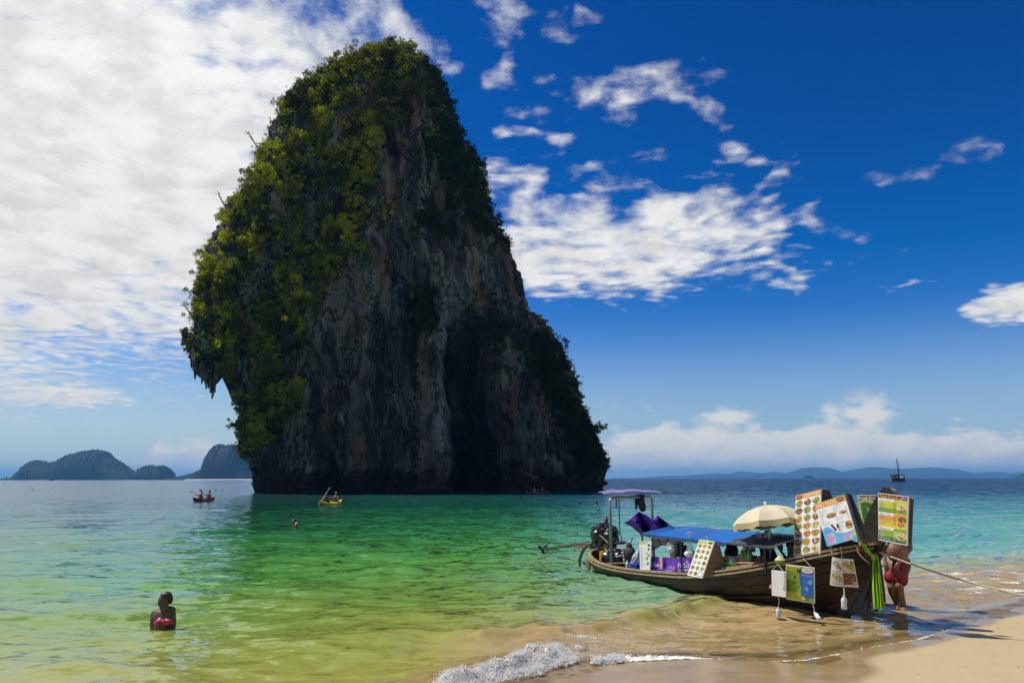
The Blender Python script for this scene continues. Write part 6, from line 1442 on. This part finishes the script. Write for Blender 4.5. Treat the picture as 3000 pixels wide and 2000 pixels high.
# woman standing chest deep at lower left
g2 = ground(478, 1833, 0); wy = g2.y; kk = wy / FPX
w2 = lambda px, py, dy=0.0: at(px, py, wy + dy)
wm = empty('person', Vector((g2.x, g2.y, -.85)), 'woman in a red bikini standing chest deep in the water', 'person')
b = Body(); face = Vector((-.72, -.68, -.08))
b.chain([(w2(482, 1766), .050), (w2(482, 1782), .052)]); b.chain([(w2(482, 1786, .02), .05), (w2(458, 1795, .03), .058)]); b.chain([(w2(482, 1784, .02), .05), (w2(503, 1787, .04), .056)])
b.ell(w2(479, 1806), (.155, .09, .11)); b.ell(w2(480, 1826), (.145, .095, .12)); b.chain([(w2(480, 1830), .125), (w2(480, 1860), .115), (w2(480, 1900), .15)])
for s_ in (-1, 1): b.ell(w2(480 + 11.5 * s_, 1821, -.085), (.062, .05, .058))
for s_ in (-1, 1): b.chain([(w2(480 + 10 * s_, 1900), .11), (w2(480 + 9 * s_, 1990), .06), (w2(480 + 9 * s_, 2060), .04)])
la, le, lw = w2(453, 1797, .02), w2(447, 1832, .0), w2(452, 1868, -.06); b.chain([(la, .052), (le, .040), (lw, .026)]); hand(b, lw, lw - le, (1, 0, 0), .4, .85, -1)
ra, re, rw = w2(504, 1788, .04), w2(508, 1824, .05), w2(506, 1862, .0); b.chain([(ra, .050), (re, .039), (rw, .026)]); hand(b, rw, rw - re, (-1, 0, 0), .4, .85, 1)
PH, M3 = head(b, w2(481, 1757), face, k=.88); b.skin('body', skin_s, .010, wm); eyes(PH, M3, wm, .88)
hb = Body(); hb.ell(PH(0, -.03, .045), (.084 * .88, .098 * .88, .084 * .88), M3); hb.ell(PH(0, -.085, .0), (.062, .045, .07), M3); hb.ell(PH(0, -.03, .075), (.07, .08, .045), M3); hb.skin('hair', hair_b, .010, wm)
bb_ = Body()
for s_ in (-1, 1): bb_.ell(w2(480 + 11.5 * s_, 1822, -.092), (.070, .052, .052))
bb_.ell(w2(480, 1822, -.015), (.141, .108, .05)); bb_.ell(w2(480.5, 1820, -.13), (.018, .02, .028)); bb_.skin('bikini_top', bik, .009, wm, smooth=2)

# swimmers: head and shoulders above the water
def swimmer(px, py, label, hair, k=1.0, face=(0, 1, 0), low=0.0, group=None, arms=False, vox=.022, Yset=None):
    g = ground(px, py, 0) if Yset is None else Vector((at(px, py, Yset).x, Yset, 0)); e = empty('person', g, label, 'person', group); b = Body(); c = g + Vector((0, 0, .17 - low))
    b.chain([(c + Vector((0, 0, -.10)), .055), (c + Vector((0, 0, -.2)), .06)]); b.chain([(c + Vector((-.17, 0, -.23)), .065), (c + Vector((.17, 0, -.23)), .065)]); b.chain([(c + Vector((0, 0, -.28)), .15), (c + Vector((0, .05, -.7)), .14)])
    for s_ in (-1, 1):
        a = c + Vector((.19 * s_, 0, -.23)); el_ = a + Vector((.12 * s_, .18 if not arms else -.05, -.12 if not arms else .12)); wr_ = el_ + Vector((-.05 * s_, .2 if not arms else 0, .02 if not arms else .2)); b.chain([(a, .055), (el_, .042), (wr_, .03)]); hand(b, wr_, wr_ - el_, (0, 0, -1), .3, .95, s_)
    PH, M3 = head(b, c, face); b.skin('body', skin_t if hair is hair_f else skin_d, vox, e); hb = Body(); hb.ell(PH(0, -.03, .04), (.09, .10, .09), M3); hb.skin('hair', hair, vox * .8, e); return e
swimmer(868, 1551, 'fair haired swimmer up to the shoulders in front of a darker one', hair_f, face=(.2, -1, 0), vox=.02); swimmer(860, 1540, 'dark haired swimmer just behind the fair haired one', hair_b, face=(-.3, -1, 0), vox=.02)
swimmer(1699, 1480, 'left one of two swimmers left of the stern arch', hair_b); swimmer(1747, 1479, 'right one of two swimmers left of the stern arch', hair_b)
swimmer(2050, 1553, 'swimmer with raised hands beyond the blue canopy', hair_b, face=(-.6, -.6, 0), arms=True, Yset=27.0)
swimmer(94, 1435.5, 'lone swimmer far out at the left edge', hair_b); swimmer(631, 1438, 'left one of two tiny swimmers beyond the red kayak', hair_b); swimmer(651, 1436.5, 'right one of two tiny swimmers beyond the red kayak', hair_b, low=.05); swimmer(1448, 1459, 'lone swimmer in front of the rock, right of the cave', hair_b, low=.03)

# kayaks
kred = mat('red_kayak', (0.16, 0.012, 0.010), rough=.35, var=.2, scale=3); kyel = mat('yellow_kayak', (0.75, 0.55, 0.01), rough=.35, var=.12, scale=3); vest = mat('life_vest', (0.45, 0.12, 0.02), rough=.6, scale=4); vest_b = mat('dark_vest', (0.05, .03, .025), rough=.6, scale=4); padm = mat('paddle_white', (0.75, .75, .75), rough=.3, scale=4); padk = mat('paddle_black', (0.03, .03, .03), rough=.4, scale=4)
def kayak(px, py, L, ang, m_, label, people, Yset=None):
    g = ground(px, py, 0); d_ = Vector((math.cos(ang), math.sin(ang), 0)); n = Vector((-d_.y, d_.x, 0)); e = empty('kayak', g, label, 'kayak', 'kayaks in the bay')
    rows = []
    for k in np.linspace(-1, 1, 19):
        w = .40 * (1 - abs(k) ** 2.6) ** .7 + .01; z = .10 + .20 * abs(k) ** 3; c = g + d_ * k * L / 2
        rows.append([c + n * w * math.cos(a) * (1 if math.sin(a) < 0 else .92) + Vector((0, 0, z + (.18 if math.sin(a) < 0 else .13) * math.sin(a))) for a in np.linspace(0, 6.283, 15)[:-1]])
    MB().grid(rows, closed=True).build('hull', m_, e, smooth=True)
    for s_ in (-.22, .25): MB().lathe([(.24, .0), (.27, .03), (.22, .05), (.20, .0)], g + d_ * s_ * L + Vector((0, 0, .20)), n=14, sx=1.2).build('seat', blackm, e)
    for (off_, face, vm, hair, pad, lb) in people:
        c = g + d_ * off_ * L + Vector((0, 0, .14)); f_ = d_ * face; s3 = f_.cross(Vector((0, 0, 1))); pe = empty('person', c, lb, 'person', 'paddlers in the kayaks'); b = Body()
        b.chain([(c + Vector((0, 0, .05)), .16), (c + Vector((0, 0, .30)) - f_ * .03, .15), (c + Vector((0, 0, .45)), .15)]); b.chain([(c + Vector((0, 0, .55)), .06), (c + Vector((0, 0, .62)), .055)])
        pc = c + f_ * .38 + Vector((0, 0, .38)); pd = (s3 * .85 + Vector((0, 0, pad[0])) ).normalized()
        for s_ in (-1, 1):
            hp_ = c + s3 * .1 * s_; kn = hp_ + f_ * .42 + Vector((0, 0, .16)); b.chain([(hp_, .09), (kn, .06), (kn + f_ * .35 - Vector((0, 0, .14)), .045)])
            a = c + s3 * .2 * s_ + Vector((0, 0, .47)); wr_ = pc + pd * .33 * s_; el_ = a.lerp(wr_, .5) + Vector((0, 0, -.10)) + s3 * .06 * s_; b.chain([(a, .055), (el_, .042), (wr_, .03)]); hand(b, wr_, f_, (0, 0, -1), 1.2, 1, s_)
        PH, M3 = head(b, c + Vector((0, 0, .74)), f_); b.skin('body', skin_d if hair is hair_b else skin_t, .026, pe)
        hb = Body(); hb.ell(PH(0, -.03, .04), (.09, .10, .09), M3); hb.skin('hair', hair, .02, pe)
        MB().lathe([(.19, .1), (.20, .3), (.19, .48), (.09, .54)], c, n=14, sy=.8).build('vest', vm, pe, smooth=True)
        if pad[1]:
            pl = empty('paddle', pc, pad[2], 'paddle', 'paddles of the kayakers'); MB().tube([pc - pd * .8, pc + pd * .8], .017, n=6).build('shaft', pad[1], pl)
            for s_ in (-1, 1): MB().ell(pc + pd * .9 * s_, (.09, .02, .2), rot=(pd.to_track_quat('Z', 'Y').to_matrix()), n=10, m=8).build('blade', pad[1], pl)
    return e
kayak(597, 1468, 2.7, 1.2, kred, 'dark red kayak with two paddlers left of the rock', [(-.14, -1, vest_b, hair_b, (.35, padk, 'black paddle held by the left paddler in the red kayak'), 'left paddler in the dark red kayak'), (.24, -1, vest_b, hair_b, (.6, padk, 'raised black paddle of the right paddler in the red kayak'), 'right paddler in the dark red kayak')])
kayak(969, 1478, 2.7, 1.12, kyel, 'yellow kayak with two paddlers in front of the rock', [(-.22, -1, vest_b, hair_b, (-1.1, padm, 'white paddle raised over the yellow kayak'), 'dark haired paddler in the yellow kayak'), (.22, -1, vest_b, hair_f, (.2, None, ''), 'fair haired paddler at the right end of the yellow kayak')])
kayak(1574, 1447.5, 3.6, .6, kred, 'red kayak in the shade by the right foot of the rock', [(-.12, 1, mat('pale_shirt', (.3, .28, .25), rough=.7), hair_b, (.3, None, ''), 'left paddler in the kayak by the rock foot'), (.22, 1, vest_b, hair_b, (.2, None, ''), 'right paddler in the kayak by the rock foot')])

# sailing junk far out
jd = 430.0; jp = lambda px, py, dy=0: at(px, py, jd + dy)
jk = empty('sailing_ship', jp(2629, 1411), 'dark two masted sailing ship anchored near the right horizon', 'ship'); jw = mat('dark_ship_timber', (.045, .022, .014), rough=.7, var=.4, scale=.5)
rows = []
for k in np.linspace(0, 1, 14):
    px = 2611 + (2651 - 2611) * k; w = 2.6 * (1 - abs(2 * k - 1) ** 3) + .5; top = 1399 - 5.0 * abs(2 * k - 1) ** 2 + (1.5 if k > .5 else 0); bot = 1411 - 2.5 * abs(2 * k - 1) ** 3
    c0, c1 = jp(px, bot), jp(px, top); rows.append([c0 + Vector((0, -w * .45, 0)), c1 + Vector((0, -w, 0)), c1 + Vector((0, w, 0)), c0 + Vector((0, w * .45, 0))])
MB().grid(rows, closed=True).add(rows[0], [(0, 1, 2, 3)]).add(rows[-1], [(3, 2, 1, 0)]).build('hull', jw, jk)
MB().tube([jp(2633.5, 1400), jp(2627, 1342)], [.32, .16], n=8).build('mast', jw, jk); MB().tube([jp(2634.5, 1400), jp(2631.5, 1366)], [.26, .14], n=8).build('mast', jw, jk)
MB().tube([jp(2607, 1391.5), jp(2649, 1392)], .28, n=6).build('boom', jw, jk)
for p0, p1 in (((2627.5, 1345), (2617, 1390)), ((2627.5, 1345), (2644, 1390))): MB().tube([jp(*p0), jp(*p1)], .06, n=4).build('stay', jw, jk)
MB().slab([[jp(2617, 1396), jp(2618, 1391)], [jp(2632, 1395), jp(2628, 1388)], [jp(2636, 1396), jp(2636, 1391)]], (0, -1, 0), 2.5).build('cabin', mat('ship_cabin', (.09, .035, .025), rough=.7), jk)
for px in (2637, 2641, 2645): MB().box(jp(px, 1397.2), (.5, 3.0, 1.0)).build('window', whp, jk)
MB().box(jp(2610.5, 1406, -2), (.5, .5, .5)).build('buoy', whp, jk)
# speedboat raising spray by the left island
sp = empty('speedboat', Vector((at(150, 1405, 1500).x, 1500, 0)), 'speedboat with white wake in front of the large island', 'boat'); s0 = Vector(sp['_w'])
rows = []
for k in np.linspace(0, 1, 9): w = 1.4 * (1 - k ** 3) + .05; rows.append([s0 + Vector((9 * k - 4, -w * .5, 0)), s0 + Vector((9 * k - 4, -w, 1.6 + k)), s0 + Vector((9 * k - 4, w, 1.6 + k)), s0 + Vector((9 * k - 4, w * .5, 0))])
MB().grid(rows, closed=True).add(rows[0], [(0, 1, 2, 3)]).build('hull', mat('speedboat_hull', (.04, .05, .07), rough=.4), sp); MB().box(s0 + Vector((-.5, 0, 3.0)), (4, 2, 1.2)).build('cabin', blackm, sp)
wk = MB()
for i in range(60):
    x = -rnd.random() ** .7 * 26; wk.ell(s0 + Vector((x - 3, rnd.uniform(-2.5, 2.5), .2)), (rnd.uniform(.6, 1.6), .8, rnd.uniform(.25, 1.3) * (1 + x / 40)), n=7, m=5)
wk.build('wake', foam_m, sp)
